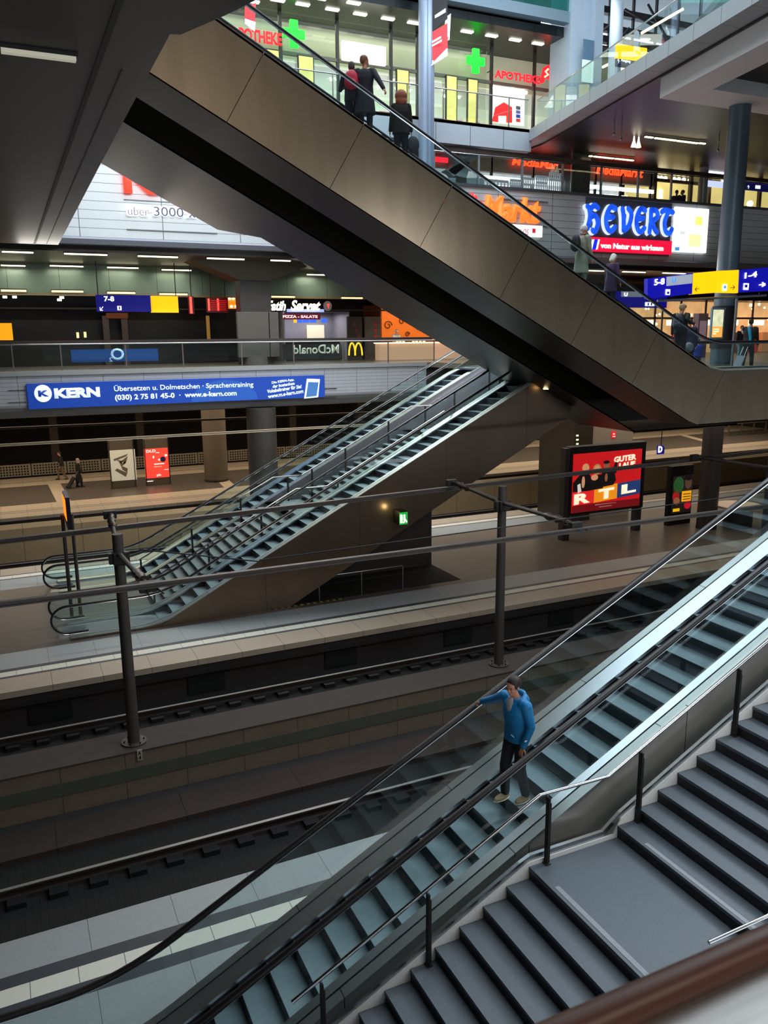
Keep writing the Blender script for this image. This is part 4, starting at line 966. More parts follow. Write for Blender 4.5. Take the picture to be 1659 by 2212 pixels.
o = slab_on((0, 735), (25, 698), 40, em('orange_panel', (236, 150, 10), .85), None, 'ticket_screen', .2); tag(o, 'orange lit panel at the left edge behind the glass balustrade', 'panel')
# panels with mirrored lettering behind the glass
t = thing('banner', (5, 38.2, ZL), 'dark blue panel behind the glass with a mirrored round letter', 'banner')
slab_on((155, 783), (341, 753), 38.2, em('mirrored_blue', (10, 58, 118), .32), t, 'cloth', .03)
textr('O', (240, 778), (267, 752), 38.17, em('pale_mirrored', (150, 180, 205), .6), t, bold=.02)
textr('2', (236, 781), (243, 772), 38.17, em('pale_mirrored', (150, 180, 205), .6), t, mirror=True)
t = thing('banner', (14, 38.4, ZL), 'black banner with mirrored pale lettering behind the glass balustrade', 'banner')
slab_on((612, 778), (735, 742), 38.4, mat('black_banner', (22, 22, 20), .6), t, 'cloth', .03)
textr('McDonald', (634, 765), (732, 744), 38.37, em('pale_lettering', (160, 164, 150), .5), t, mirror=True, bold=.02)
t = thing('illuminated_logo', (15.6, 38.4, ZL), 'yellow rounded double-arch logo behind the glass, right of the black banner', 'sign')
AR = em('arch_yellow', (236, 190, 30), .9)
for k in (0, 1):
    p, q = at(754+k*13, 768, Y=38.4), at(767+k*15, 741, Y=38.4)
    cx_ = (p.x+q.x)/2; ww = (q.x-p.x)/2
    B().sweep([(cx_+ww*cos(a), 38.4, p.z+(q.z-p.z)*sin(a)) for a in [pi*j/14 for j in range(15)]], .045, 6).build('arch', AR, t, True)
# snack bar, shops: built 3 m deep behind the green fascia line
def shop(label, x0, x1, zt, wallm, floorl, power, col, parts=()):
    t = thing('shop', ((x0+x1)/2, YB+.4, ZL), label, 'shop')
    bx(x0, YB+2.9, ZL, x1, YB+3.0, zt).build('back_wall', wallm, t)
    bx(x0, YB+.4, ZL, x0+.08, YB+2.9, zt).build('side_wall', wallm, t); bx(x1-.08, YB+.4, ZL, x1, YB+2.9, zt).build('side_wall', wallm, t)
    bx(x0, YB+.4, zt, x1, YB+3, zt+.05).build('shop_ceiling', DARKM, t)
    area('shop_light', ((x0+x1)/2, YB+1.6, zt-.1), ((x1-x0)*.8, 1.6), power, col)
    return t
xs0, xs1 = at(612, 700, Y=YB+.4).x, at(755, 700, Y=YB+.4).x
t = shop('snack bar with white counter wall under a dark red name strip', xs0, xs1, z0-.75, mat('white_tile_wall', (176, 172, 182), .5, noise=.1), 0, 38, (.95, .95, 1))
bx(xs0+.2, YB+1.2, ZL, xs1-.3, YB+1.8, ZL+1.1).build('counter', DARKM, t)
slab_on((612, 690), (692, 678), YB+.3, em('dark_red_strip', (92, 10, 30), .6), t, 'name_strip', .05)
textr('PIZZA - SALATE', (611, 687), (686, 681), YB+.28, em('strip_white', (240, 210, 210), 1), t, bold=.04)
for k, (px, m_) in enumerate(((640, 'mc_blue'), (655, 'mc_blue'), (670, 'mc_blue'), (694, 'mc_blue'))): slab_on((px, 697), (px+13, 688), YB+.9, em('menu_screen_blue', (50, 90, 200), 1.4), t, 'menu_screen', .05)
slab_on((664, 737), (700, 702), YB+2.6, em('lit_grille', (226, 214, 186), .7), t, 'lit_grille', .05)
slab_on((635, 697), (641, 690), YB+.85, em('menu_orange', (250, 140, 20), 2), t, 'menu_screen', .05)
t = thing('shop_sign', (at(640, 660, Y=YB-.1).x, YB-.15, z0-.4), 'white lit script lettering over the snack bar, ending in a round red and black emblem', 'sign')
textr('Fatih', (577, 671), (617, 650), YB-.12, em('script_white', (255, 252, 235), 3), t, bold=.03, shear=.3)
textr('Servet', (628, 671), (692, 649), YB-.12, em('script_white', (255, 252, 235), 3), t, bold=.03, shear=.3)
for px in (600, 650, 688): a_ = at(px, 662, Y=YB-.1); bx(a_.x, YB-.12, a_.z, a_.x+.04, YB+.35, a_.z+.04).build('bracket', DARKM, t)
p = at(708, 661, Y=YB-.12)
B().prism([(p.x+.24*cos(k*pi/12), p.z+.27*sin(k*pi/12)) for k in range(24)], YB-.14, YB-.05).build('round_emblem', em('emblem_grey', (80, 74, 76), .8), t)
B().prism([(p.x-.07, p.z+.1), (p.x+.1, p.z+.13), (p.x+.03, p.z-.15)], YB-.16, YB-.14).build('emblem_mark', em('emblem_red', (240, 50, 30), 2), t)
slab_on((620, 674), (700, 668), YB+.1, em('snack_back_light', (140, 150, 210), 1.0), t, 'light_strip', .03)
# orange cafe
xo0, xo1 = at(822, 700, Y=YB+.4).x, at(1060, 700, Y=YB+.4).x
OR = em('orange_mural', (206, 102, 30), .75)
t = shop('cafe with an orange mural and a long lit white counter', xo0, xo1, z0-.3, mat('cafe_orange_wall', (214, 120, 50), .6), 0, 60, (1, .72, .42))
slab_on((822, 735), (1060, 668), YB+2.85, OR, t, 'mural', .03)
SWL = em('mural_swirl_brown', (112, 46, 14), .5)
for cx_, cz_, r_ in ((838, 703, 9), (868, 694, 7), (905, 706, 9), (880, 722, 5)):
    p = at(cx_, cz_, Y=YB+2.8); rr = abs(at(cx_+r_, cz_, Y=YB+2.8).x-p.x)
    B().sweep([(p.x+rr*(1-k/26)*cos(k*.42), YB+2.8, p.z+rr*(1-k/26)*sin(k*.42)) for k in range(20)], .045, 5).build('mural_swirl', SWL, t, True)
p0, p1 = at(820, 775, Y=42.5), at(1010, 740, Y=42.5)
bx(p0.x, 42.5, ZL, p1.x, 43.1, p1.z).build('counter', em('counter_front', (214, 170, 138), .42), t)
bx(p0.x-.05, 42.4, p1.z, p1.x, 43.2, p1.z+.06).build('counter_top', em('counter_top_lit', (255, 236, 200), 1.5), t)
for px in (858, 865, 872, 893, 900, 908, 916): 
    p = at(px, 733, Y=42.9); B().ball((p.x, 42.9, p1.z+.16), (.09, .09, .12), 2).build('counter_item', em('counter_item_lit', (255, 214, 170), 1), t)
for px0, px1, m_ in ((752, 782, (60, 50, 50)), (789, 821, (84, 78, 76))):
    a_, c_ = at(px0, 778, Y=YB-.2), at(px1, 684, Y=YB-.2)
    o = thing('poster_stand', ((a_.x+c_.x)/2, YB-.2, ZL), '%s of two menu boards between the snack bar and the orange cafe' % ('left' if px0 == 752 else 'right'), 'poster stand')
    bx(a_.x, YB-.2, ZL, c_.x, YB-.05, c_.z).build('board', mat('menu_board_%d' % px0, m_, .6), o)
    for k in range(3): 
        p = at((px0+px1)/2+(6 if px0 > 760 else -2+k*5), 700+k*13, Y=YB-.22); B().ball((p.x, YB-.21, p.z), (.11, .02, .12), 2).build('printed_dot', mat('dot_red_%d' % (px0), (176, 40, 44) if px0 > 760 else (120, 60, 44), .6), o)
o = slab_on((448, 737), (452, 682), YB+.35, em('gold_door_frame', (150, 110, 50), .5), None, 'doorway', .05); tag(o, 'thin golden door frame strip left of the dark pillar', 'door frame')
o = slab_on((492, 670), (519, 640), YB+.5, em('amber_shop', (190, 110, 20), 1), None, 'shop_window', .05); tag(o, 'small amber lit shop window left of the dark pillar', 'window')
for px, py in ((496, 645), (504, 645), (513, 645), (500, 662), (510, 662)):
    p = at(px, py, Y=YB+.45); o = B().ball(p, .07, 2).sweep([p, p+Vector((0, .12, 0))], .02, 6).build('spot_lamp', em('spot_warm', (255, 236, 170), 6)); tag(o, 'tiny bright spot in the amber shop window beside the pillar', 'lamp', 'spots in the amber shop window')
t = thing('doorway', (at(245, 700, Y=YB+.3).x, YB+.3, ZL), 'dark brown door frame in the unlit shop front under the sign reading 7-8', 'door frame')
for px in (230, 270): slab_on((px, 800), (px+4, 682), YB+.3, mat('brown_frame', (76, 64, 58), .6), t, 'jamb', .1)
slab_on((230, 688), (276, 676), YB+.28, mat('rust_lintel', (110, 54, 26), .6), t, 'lintel', .1)
for px, py in ((10, 641), (31, 641), (128, 647), (133, 642)):
    o = slab_on((px-4, py+3), (px+5, py-2), YB-1, em('small_downlight', (255, 246, 220), 2.2), None, 'spot_lamp', .1); tag(o, 'small square downlight glowing under the green wall at the far left', 'lamp', 'small square downlights at the far left')
for px, py in ((168, 724), (184, 723)):
    o = slab_on((px-2, py+6), (px+2, py-6), YB+.5, em('small_yellow_lamp', (240, 220, 140), 1.6), None, 'small_lamp', .05); tag(o, 'small yellowish light in the dark shop behind the balustrade', 'lamp', 'small lights in the dark shop')

# ============================================================ RIGHT SIDE AT LANDING LEVEL
f = at(1556, 786, Z=ZL); dep = f.dot(_fw); r = 21.5*dep/F
t = thing('column', f, 'tall blue-grey round column at the right, standing on the landing', 'column')
tz = zb9
B().cyl(f.x, f.y, ZL, tz, r*1.04, r*.98, 40).build('shaft', COLBLUE, t, True)
zcb = at(1550, 690, Y=f.y).z
B().cyl(f.x, f.y, zcb-1.2, zcb+.55, r*1.14, seg=40).build('dark_sleeve', mat('dark_sleeve', (30, 32, 38), .5), t, True)
pp = at(1550, 700, Y=f.y-r*1.25)
pa, pc = at(1534, 733, Y=f.y-r*1.3), at(1567, 665, Y=f.y-r*1.3)
t2 = thing('framed_poster', (pa.x, f.y-r*1.3, pa.z), 'pale blue framed poster with a white photo and orange lower part on the blue-grey column', 'poster')
bx(pa.x, f.y-r*1.32, pa.z, pc.x, f.y-r*1.12, pc.z).build('frame', mat('pale_blue_frame', (118, 160, 184), .4), t2)
bx(pa.x+.06, f.y-r*1.32-.02, pa.z+.08, pc.x-.1, f.y-r*1.32, pa.z+.52).build('poster_lower', em('poster_orange', (236, 164, 74), .95), t2)
bx(pa.x+.06, f.y-r*1.32-.02, pa.z+.52, pc.x-.1, f.y-r*1.32, pc.z-.08).build('poster_photo', mat('poster_photo', (214, 218, 176), .6, 0, .9, noise=.5, scale=5), t2)
for k in range(3): bx(pa.x+.1, f.y-r*1.32-.03, pa.z+.2+k*.09, pa.x+.42-(k == 0)*.15, f.y-r*1.32-.02, pa.z+.25+k*.09).build('printed_line', em('print_cream', (255, 240, 200), 1), t2)
# big hanging signs
Ysg = 23.2
def signq(pts, Y, m, t, nm, th=.18):
    P_ = [at(*p, Y=Y) for p in pts]; return B().prism([(p.x, p.z) for p in P_], Y, Y+th).build(nm, m, t)
t = thing('direction_sign', (at(1530, 610, Y=Ysg).x, Ysg, at(1530, 640, Y=Ysg).z), 'long hanging blue and yellow sign reading 5-8 and 1-4 in front of the blue-grey column', 'sign')
signq([(1399, 646), (1399, 602), (1497, 590), (1495, 635)], Ysg, SB, t, 'blue_panel')
signq([(1495, 636), (1497, 590), (1552, 585), (1550, 632)], Ysg, SY, t, 'yellow_panel')
signq([(1550.5, 632), (1552.5, 585), (1596, 583), (1594, 633)], Ysg, SY, t, 'yellow_panel')
signq([(1596, 632), (1598, 583), (1668, 577), (1666, 628)], Ysg, SB, t, 'blue_panel')
signq([(1440, 618), (1440, 598), (1496, 592), (1495, 612)], Ysg-.01, SGY, t, 'grey_field', .01)
sd = (at(1495, 590, Y=Ysg)-at(1399, 602, Y=Ysg)).normalized()
def st_(s, x0, y0, x1, y1, m=SW, **k):
    p, q = at(x0, y0, Y=Ysg-.02), at(x1, y1, Y=Ysg-.02); text(s, p, sd, ZA, m, t, w=(q.x-p.x), h=(at(x0, y1, Y=Ysg-.02).z-p.z), ext=.01, **k)
st_('5-8', 1413, 617, 1436, 603, bold=.03); st_('1-4', 1608, 602, 1636, 589, bold=.03)
st_('U', 1451, 611, 1460, 600, em('u_blue', (60, 130, 210), 1.2), bold=.04)
st_('→', 1639, 621, 1654, 610, bold=.04); st_('→', 1577, 627, 1588, 617, SK_); st_('←', 1500, 630, 1511, 620, SK_)
for a, c in (((1438, 637), (1448, 625)), ((1606, 626), (1618, 612)), ((1561, 628), (1571, 614))): slab_on(a, c, Ysg-.03, SW, t, 'pictogram', .02)
slab_on((1441, 635), (1446, 630), Ysg-.045, SB, t, 'pictogram', .01); slab_on((1609, 621), (1615, 615), Ysg-.045, SB, t, 'pictogram', .01); slab_on((1564, 623), (1569, 617), Ysg-.045, em('u_blue', (60, 130, 210), 1.2), t, 'pictogram', .01)
for px in (1430, 1640):
    a_ = at(px, 632, Y=Ysg+.1); bx(a_.x-.02, Ysg+.07, at(px, 650-(px-1430)*.055, Y=Ysg).z, a_.x+.02, Ysg+.11, a_.z).build('bracket', DARKM, t)
t = thing('direction_sign', (at(1390, 640, Y=30).x, 30, at(1390, 660, Y=30).z), 'smaller blue hanging sign further back with a grey field and U, partly behind the handrail', 'sign')
slab_on((1326, 664), (1442, 632), 30, SBD, t, 'blue_panel', .18)
for px in (1340, 1432):
    a_ = at(px, 655, Y=30.1); bx(a_.x-.03, 30.06, ZL, a_.x+.03, 30.12, a_.z).build('post', DARKM, t)
slab_on((1342, 641), (1388, 630), 29.98, em('station_grey_dim', (110, 112, 124), .7), t, 'grey_field', .02)
textr('U', (1348, 640), (1356, 632), 29.95, SW, t, bold=.04)
slab_on((1394, 661), (1414, 653), 29.97, SW, t, 'pictogram', .02)
for px in (1401, 1408): slab_on((px-2, 660), (px+1, 654), 29.955, SBD, t, 'pictogram', .01)
# goalpost frame under the sign
t = thing('portal_bar', (at(1585, 800, Y=23.3).x, 23.3, ZL), 'thin grey post with a long horizontal bar, under the hanging sign', 'frame')
p = at(1420, 650, Y=23.3); q = at(1655, 638, Y=23.3)
B().sweep([p, q], .045, 10).build('top_bar', mat('frame_grey', (128, 136, 140), .4, .4), t, True)
pp = at(1592, 645, Y=23.3)
B().sweep([(pp.x, 23.3, ZL), (pp.x, 23.3, pp.z)], .05, 12).build('post', mat('frame_grey', (128, 136, 140), .4, .4), t, True)
# shop fronts behind the landing, right
YR = 42.0
zs1 = at(1500, 648, Y=YR).z; xs0 = at(1160, 700, Y=YR).x; xs1 = at(1659, 700, Y=YR).x+16
PK = mat('shop_lit_pink', (255, 196, 160), .7, 0, 1.0, noise=.6, scale=2.2)
t = thing('shop', ((xs0+xs1)/2, YR, ZL), 'long brightly lit warm shop front behind the landing at the right', 'shop')
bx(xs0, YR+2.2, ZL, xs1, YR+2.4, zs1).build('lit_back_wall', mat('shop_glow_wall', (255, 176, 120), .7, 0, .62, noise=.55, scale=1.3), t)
bx(xs0, YR-.1, zs1, xs1, YR+2.4, zs1+.9).build('front_fascia', DARKM, t)
bx(xs0, YR, ZL+2.3, xs1, YR+.08, ZL+2.42).build('transom', mat('shop_frame_brown', (70, 40, 32), .5), t)
random.seed(3)
for k in range(16):
    x = xs0+.4+k*(xs1-xs0)/16
    bx(x, YR, ZL, x+.10, YR+.1, zs1).build('mullion', mat('shop_frame_brown', (70, 40, 32), .5), t)
for k in range(26):
    x = xs0+random.random()*(xs1-xs0); hgt = random.choice((1.1, 1.4, 1.8)); c_ = random.choice(((200, 130, 80), (240, 200, 160), (120, 70, 50), (180, 60, 50), (90, 60, 60)))
    bx(x, YR+1.2, ZL, x+.8, YR+1.7, ZL+hgt).build('display_shelf', mat('shelf_%d_%d' % (c_[0], c_[1]), c_, .6, 0, .45, noise=.5, scale=9), t)
for k in range(60):
    x = xs0+random.random()*(xs1-xs0); z = ZL+1.5+random.random()*1.9
    B().ball((x, YR+1.0, z), .06+.05*random.random(), 1).build('spot_light', em('shop_spots', (255, 232, 200), 7), t)
for k in range(10):
    x = xs0+1+k*2.6; bx(x, YR+.9, ZL+1.9, x+1.5, YR+1.0, ZL+2.25).build('light_panel', em('shop_light_panel', (255, 214, 176), 2.4), t)
t['category'] = 'shop'
area('landing_light', (30, 33, 2.9), (16, 6), 260, (1, .84, .66))
p = at(1516, 740, Y=34); t = thing('info_pillar', (p.x, 34.2, ZL), 'slim grey-mauve information pillar on the landing left of the tall column', 'pillar')
bx(p.x-.35, 34, ZL, p.x+.35, 34.4, 1.2).build('case', mat('pillar_grey_mauve', (90, 78, 88), .5), t)
bx(p.x-.25, 33.98, ZL+.9, p.x+.25, 34, ZL+2.0).build('front_panel', em('pillar_panel', (120, 100, 110), .5), t)
# ============================================================ UPPER SHOP LEVEL (parapet at 7.5)
Y2 = 39.2
ORL = em('neon_orange_red', (255, 70, 30), 2.2); REDL = em('neon_red', (255, 20, 40), 2.0)
t = thing('shop', (29, Y2, 6.45), 'electronics shop front behind the parapet with white lit interior and two orange-red name signs', 'shop')
a, c = at(1035, 400, Y=Y2), at(1412, 400, Y=Y2); zc2 = at(1250, 352, Y=Y2).z
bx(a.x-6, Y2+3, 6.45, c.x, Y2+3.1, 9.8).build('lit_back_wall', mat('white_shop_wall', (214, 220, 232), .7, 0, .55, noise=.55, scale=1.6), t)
bx(a.x-6, Y2, at(1250, 388, Y=Y2).z, c.x, Y2+.3, 9.8).build('front_fascia', mat('beige_fascia', (150, 136, 120), .5), t)
bx(a.x, Y2-.05, at(1150, 388, Y=Y2).z-.2, c.x, Y2+.1, at(1150, 388, Y=Y2).z).build('light_line', em('white_light_line', (240, 244, 255), 2.4), t)
for px in (1060, 1150, 1232, 1285, 1340, 1405): 
    x = at(px, 400, Y=Y2).x; bx(x, Y2, 6.45, x+.12, Y2+.12, 9.8).build('mullion', DARKM, t)
bx(at(1310, 420, Y=Y2+2).x, Y2+2, 6.45, at(1335, 420, Y=Y2+2).x, Y2+2.2, 7.9).build('display', em('display_pink', (230, 110, 120), .7), t)
bx(at(1340, 420, Y=Y2+2).x, Y2+2, 6.45, at(1368, 420, Y=Y2+2).x, Y2+2.2, 8.1).build('display', em('display_green', (30, 70, 50), .5), t)
for k in range(5):
    x = at(1065+k*60, 400, Y=Y2+2.5).x; bx(x, Y2+2.4, 8.4+.1*(k % 2), x+1.8, Y2+2.5, 8.55+.1*(k % 2)).build('ceiling_light', em('white_light_line', (240, 244, 255), 2.4), t)
for (x0_, y0_, x1_, y1_) in ((1105, 372, 1206, 349), (1287, 391, 1389, 361)):
    p, q = at(x0_, y0_-6, Y=Y2-.2), at(x1_, y0_-6, Y=Y2-.2); zz_ = at(x0_, y1_, Y=Y2-.2).z-at(x0_, y0_, Y=Y2-.2).z
    s_ = 'MediaMarkt'
    t3 = thing('shop_sign', p, 'glowing orange-red shop name %s of the dark square pillar' % ('left' if x0_ < 1200 else 'right'), 'sign')
    for k in (.3, .6): bx(p.x+(q.x-p.x)*k, Y2-.2, q.z+.1, p.x+(q.x-p.x)*k+.05, Y2+.02, q.z+.16).build('bracket', DARKM, t3)
    text(s_ if x0_ > 1200 else 'MediaMar', (p.x, Y2-.2, q.z), XA, ZA, ORL, t3, w=q.x-p.x, h=zz_*.72, bold=.03, shear=.2)
for q in (((940, 349), (968, 341)),):
    o = slab_on(*q, Y2-.3, REDL, None, 'small_red_sign', .05); tag(o, 'short glowing red sign seen through the escalator glass beside the white lift', 'sign')
# warm cafe to the right
Y2 = 39.2
a, c = at(1412, 430, Y=Y2), at(1690, 430, Y=Y2)
WG = mat('warm_glow_wall', (255, 206, 130), .7, 0, .85, noise=.35, scale=.9)
t = thing('shop', ((a.x+c.x)/2, Y2, 6.45), 'warm yellow lit cafe behind the parapet at the upper right', 'shop')
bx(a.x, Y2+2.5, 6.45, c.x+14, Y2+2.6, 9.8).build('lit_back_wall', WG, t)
for px in (1412, 1490, 1530, 1585, 1640): 
    x = at(px, 430, Y=Y2).x; bx(x, Y2, 6.45, x+.2, Y2+.2, 9.8).build('mullion', mat('cafe_mullion', (120, 84, 54), .5), t)
z_ = at(1480, 394, Y=Y2).z; bx(a.x, Y2, z_-.08, c.x+14, Y2+.15, z_+.1).build('transom', mat('cafe_mullion', (120, 84, 54), .5), t)
for px in (1420, 1428, 1437, 1456, 1466, 1477, 1490, 1560, 1600, 1640):
    p = at(px, 384+(px-1420)*.08, Y=Y2+1.6); B().ball(p, .13, 2).build('spot_lamp', em('cafe_spot', (255, 244, 210), 7), t)
p = at(1620, 440, Y=Y2+1.4); B().ball(p, .2, 2).build('spot_lamp', em('cafe_spot', (255, 244, 210), 7), t)
slab_on((1424, 428), (1432, 410), Y2+2.4, em('cafe_spot', (255, 244, 210), 7), t, 'wall_lamp', .05)
t = thing('direction_sign', at(1640, 405, Y=38.6), 'dark blue sign with white symbols at the upper right edge behind the column', 'sign')
slab_on((1608, 410), (1700, 398), 38.6, em('station_navy', (14, 10, 70), .7), t, 'blue_panel', .1); textr('↑', (1614, 408), (1619, 400), 38.58, SW, t); slab_on((1632, 407), (1643, 401), 38.58, SW, t, 'pictogram', .02)
o = slab_on((1526, 372), (1566, 361), 38.8, em('white_blue_glow', (220, 224, 255), 3), None, 'light_box', .1); tag(o, 'bright bluish-white lit panel between the pale column and the tall blue-grey column', 'light panel')
o = slab_on((1524, 402), (1566, 393), 38.8, em('white_violet_letters', (190, 190, 255), 1.4), None, 'light_box', .1); tag(o, 'violet-white lit shop strip just below the bright white panel', 'light panel')
# rails above the parapet
t = thing('parapet_railing', (30, 37.3, 7.5), 'dark thick handrail on glass above the grey slatted wall', 'railing')
p, q = at(898, 318, Y=37.2), at(1659, 392, Y=37.2); zr2 = (at(1230, 352, Y=37.2).z+at(1500, 376, Y=37.2).z)/2
x0_ = p.x-2
bx(x0_, 37.15, zr2-.05, 62, 37.35, zr2+.17).build('wood_rail', mat('dark_wood_rail', (58, 46, 42), .4), t)
B().sweep([(x0_, 37.05, zr2-.12), (62, 37.05, zr2-.12)], .025, 8).build('steel_rail', CHROME, t, True)
px_ = [at(p, 400, Y=37.2).x for p in (937, 1033, 1127, 1214, 1298, 1378, 1450, 1521)]+[48, 52.4, 57]
for x in px_: bx(x-.05, 37.15, 7.5, x+.05, 37.25, zr2).build('post', mat('pale_post', (150, 156, 162), .4, .4), t)
for a, c in zip([x0_]+px_, px_+[62]): bx(a+.06, 37.19, 7.55, c-.06, 37.2, zr2-.15).build('glass_pane', GLASS, t)
# dark square pillar and round columns of this level
xa, xb = at(1234, 380, Y=38).x, at(1275, 380, Y=38).x
t = thing('column', ((xa+xb)/2, 38, 6.45), 'dark square pillar behind the parapet between the two orange-red shop names', 'column')
bx(xa, 38, 6.45, xb, 38.9, 9.8).build('shaft', mat('slate_pillar', (66, 68, 72), .35, .3, noise=.2), t); bx(xa-.04, 37.96, 6.45, xa+.03, 38.02, 9.8).build('corner_trim', STEEL, t)
pq = at(1517, 420, Y=38.2); t = thing('column', (pq.x, 38.2, 6.45), 'pale round column inside the warm lit upper shop level', 'column'); B().cyl(pq.x, 38.2, 6.45, 9.8, .27).build('shaft', mat('pale_column', (166, 160, 156), .5), t, True)
# ceiling lights of this level
for i, (a, c) in enumerate((((1046, 314), (1085, 320)), ((1096, 321), (1107, 323)), ((1284, 336), (1326, 342)), ((1330, 341), (1369, 346)), ((1274, 335), (1280, 337)), ((1395, 293), (1411, 297)), ((1416, 296), (1461, 303)), ((1464, 302), (1508, 309)), ((1512, 307), (1524, 310)))):
    lamp(a, c, at((a[0]+c[0])/2, (a[1]+c[1])/2, Z=9.65).y, em('warm_strip', (255, 232, 176), 3.5), 'warm ceiling lamp glowing under the dark upper soffit', 'warm ceiling lamps under the upper soffit', z=9.6)
for i, (px, y0_, y1_) in enumerate(((1328, 258, 290), (1344, 252, 302), (1554, 290, 326))):
    P_ = at(px, y0_, Z=9.78); q = at(px, y1_, Y=P_.y)
    t = thing('pendant_sensor', (P_.x, P_.y, q.z), ('thin pendant rod with a small head, left of a longer one', 'longest thin pendant rod under the dark soffit', 'thin pendant rod left of the tall blue-grey column')[i], 'pendant')
    B().sweep([(P_.x, P_.y, 9.78), (P_.x, P_.y, q.z)], .025, 6).build('rod', STEEL, t, True); B().ball((P_.x, P_.y, q.z), .07, 2).build('head', STEEL, t, True)
p = at(1374, 295, Z=9.78); q = at(1374, 318, Y=p.y)
t = thing('pendant_lamp', (p.x, p.y, q.z), 'pair of small white lit pendant lamps under the dark soffit', 'lamp')
for dx in (-.12, .18): B().sweep([(p.x+dx, p.y, 9.78), (p.x+dx, p.y, q.z+.3), (p.x+dx, p.y, q.z)], [.03, .05, .14], 10).build('lamp_shade', em('pendant_white', (255, 240, 210), 2.5), t, True)

# --- signs fixed on the slatted wall
Yf = 36.85
t = thing('wall_sign', (at(1110, 450, Y=Yf).x, Yf, at(1110, 480, Y=Yf).z), 'orange and red shop lettering on the grey slatted wall, partly behind the escalator glass', 'sign')
OL = em('letter_orange', (255, 112, 40), 1.5)
def fl(s, x0, x1, yb_, yt_, m, t, Y=Yf, **k):
    p = at(x0, yb_, Y=Y); q = at(x1, yb_, Y=Y); z1_ = at(x0, yt_, Y=Y).z; return text(s, p, XA, ZA, m, t, w=q.x-p.x, h=z1_-p.z, **k)
fl('Markt', 1046, 1168, 476, 420, OL, t, bold=.04, shear=.15, ext=-.15)
fl('Media', 950, 1046, 468, 412, em('letter_red', (255, 46, 44), 1.3), t, bold=.04, shear=.15, ext=-.15)
for py in (433, 486): bar_on((1085, py-3), (1184, py+3), 36.94, mat('grey_bar', (110, 112, 116), .5), t, 'fixing_rail', .05)
t = thing('wall_sign', (at(1130, 500, Y=Yf).x, Yf, at(1130, 508, Y=Yf).z), 'small white box sign with thin red writing under the orange lettering', 'sign')
slab_on((1086, 508), (1172, 488), Yf, em('white_box_sign', (255, 250, 246), 1.1), t, 'box', .1)
fl('KOSTENLOS', 1084, 1142, 505, 492, em('thin_red_writing', (200, 30, 50), .9), t, Y=Yf-.01, shear=.2)
slab_on((1150, 503), (1157, 494), Yf-.02, em('thin_red_writing', (200, 30, 50), .9), t, 'red_mark', .01)
t = thing('wall_sign', (at(1355, 470, Y=Yf).x, Yf, at(1355, 505, Y=Yf).z), 'large glowing blue name letters with white edges on a dark plate', 'sign')
slab_on((1262, 546), (1452, 440), 36.93, mat('dark_sign_plate', (84, 86, 94), .6), t, 'back_plate', .06)
BLU = mat('neon_blue', (20, 70, 255), .5, 0, 1.5, noise=.9, scale=2.2); BLE = em('blue_letter_edge', (214, 224, 240), .9)
STR = {'h': [[(.05, .95), (.3, .88), (.55, 1), (.85, .92)], [(.18, .9), (.28, .55), (.12, .1)], [(.25, .52), (.65, .62), (.88, .35), (.70, .02), (.5, .06)]],
 'E': [[(.9, .93), (.45, .98), (.12, .6), (.2, .2), (.55, .02), (.92, .2)], [(.18, .55), (.75, .60)]],
 'V': [[(.08, .95), (.22, .6), (.28, .05)], [(.3, .05), (.75, .3), (.9, .75), (.6, .97)]],
 'R': [[(.2, .98), (.22, .5), (.15, .02)], [(.2, .95), (.7, .95), (.85, .7), (.3, .48)], [(.35, .48), (.6, .2), (.9, .02)]],
 'T': [[(.02, .9), (.3, .98), (.95, .92)], [(.55, .9), (.3, .5), (.42, .1), (.75, .02), (.95, .2)]]}
def strokes(ch, x0, x1, y0, y1, rad, m, nm, y, dx=0, dz=0):
    p = at(x0, y0, Y=Yf); q = at(x1, y0, Y=Yf); hgt = at(x0, y1, Y=Yf).z-p.z; w_ = q.x-p.x; b = B()
    for st in STR[ch]:
        pts = [Vector((p.x+dx+u*w_, y, p.z+dz+v*hgt)) for u, v in st]; sm = []
        for k in range(len(pts)-1):
            a, c = pts[k], pts[k+1]; z_ = pts[k-1] if k else a; d = pts[k+2] if k+2 < len(pts) else c
            for j in range(5):
                u = j/5; sm.append(.5*((2*a)+(c-z_)*u+(2*z_-5*a+4*c-d)*u*u+(3*a-z_-3*c+d)*u**3))
        sm.append(pts[-1]); b.sweep(sm, rad, 8); b.ball(sm[0], rad, 1); b.ball(sm[-1], rad, 1)
    for v in b.b.verts: v.co.y = y+(v.co.y-y)*.35
    return b.build(nm, m, t, True)
for ch, x0, x1, y0, y1 in (('h', 1263, 1292, 500, 443), ('E', 1303, 1328, 500, 446), ('V', 1338, 1362, 501, 448), ('E', 1369, 1391, 502, 450), ('R', 1397, 1419, 503, 452), ('T', 1424, 1450, 504, 453)):
    strokes(ch, x0, x1, y0, y1, .175, BLE, 'letter_edge', Yf, -.10, -.03); strokes(ch, x0, x1, y0, y1, .15, BLU, 'letter', Yf-.09)
t = thing('wall_sign', (at(1355, 530, Y=Yf).x, Yf, at(1355, 543, Y=Yf).z), 'red strip sign with white slogan and green and blue stripes under the blue letters', 'sign')
slab_on((1266, 542), (1452, 521), Yf, em('strip_red', (226, 20, 60), 1.0), t, 'red_strip', .08)
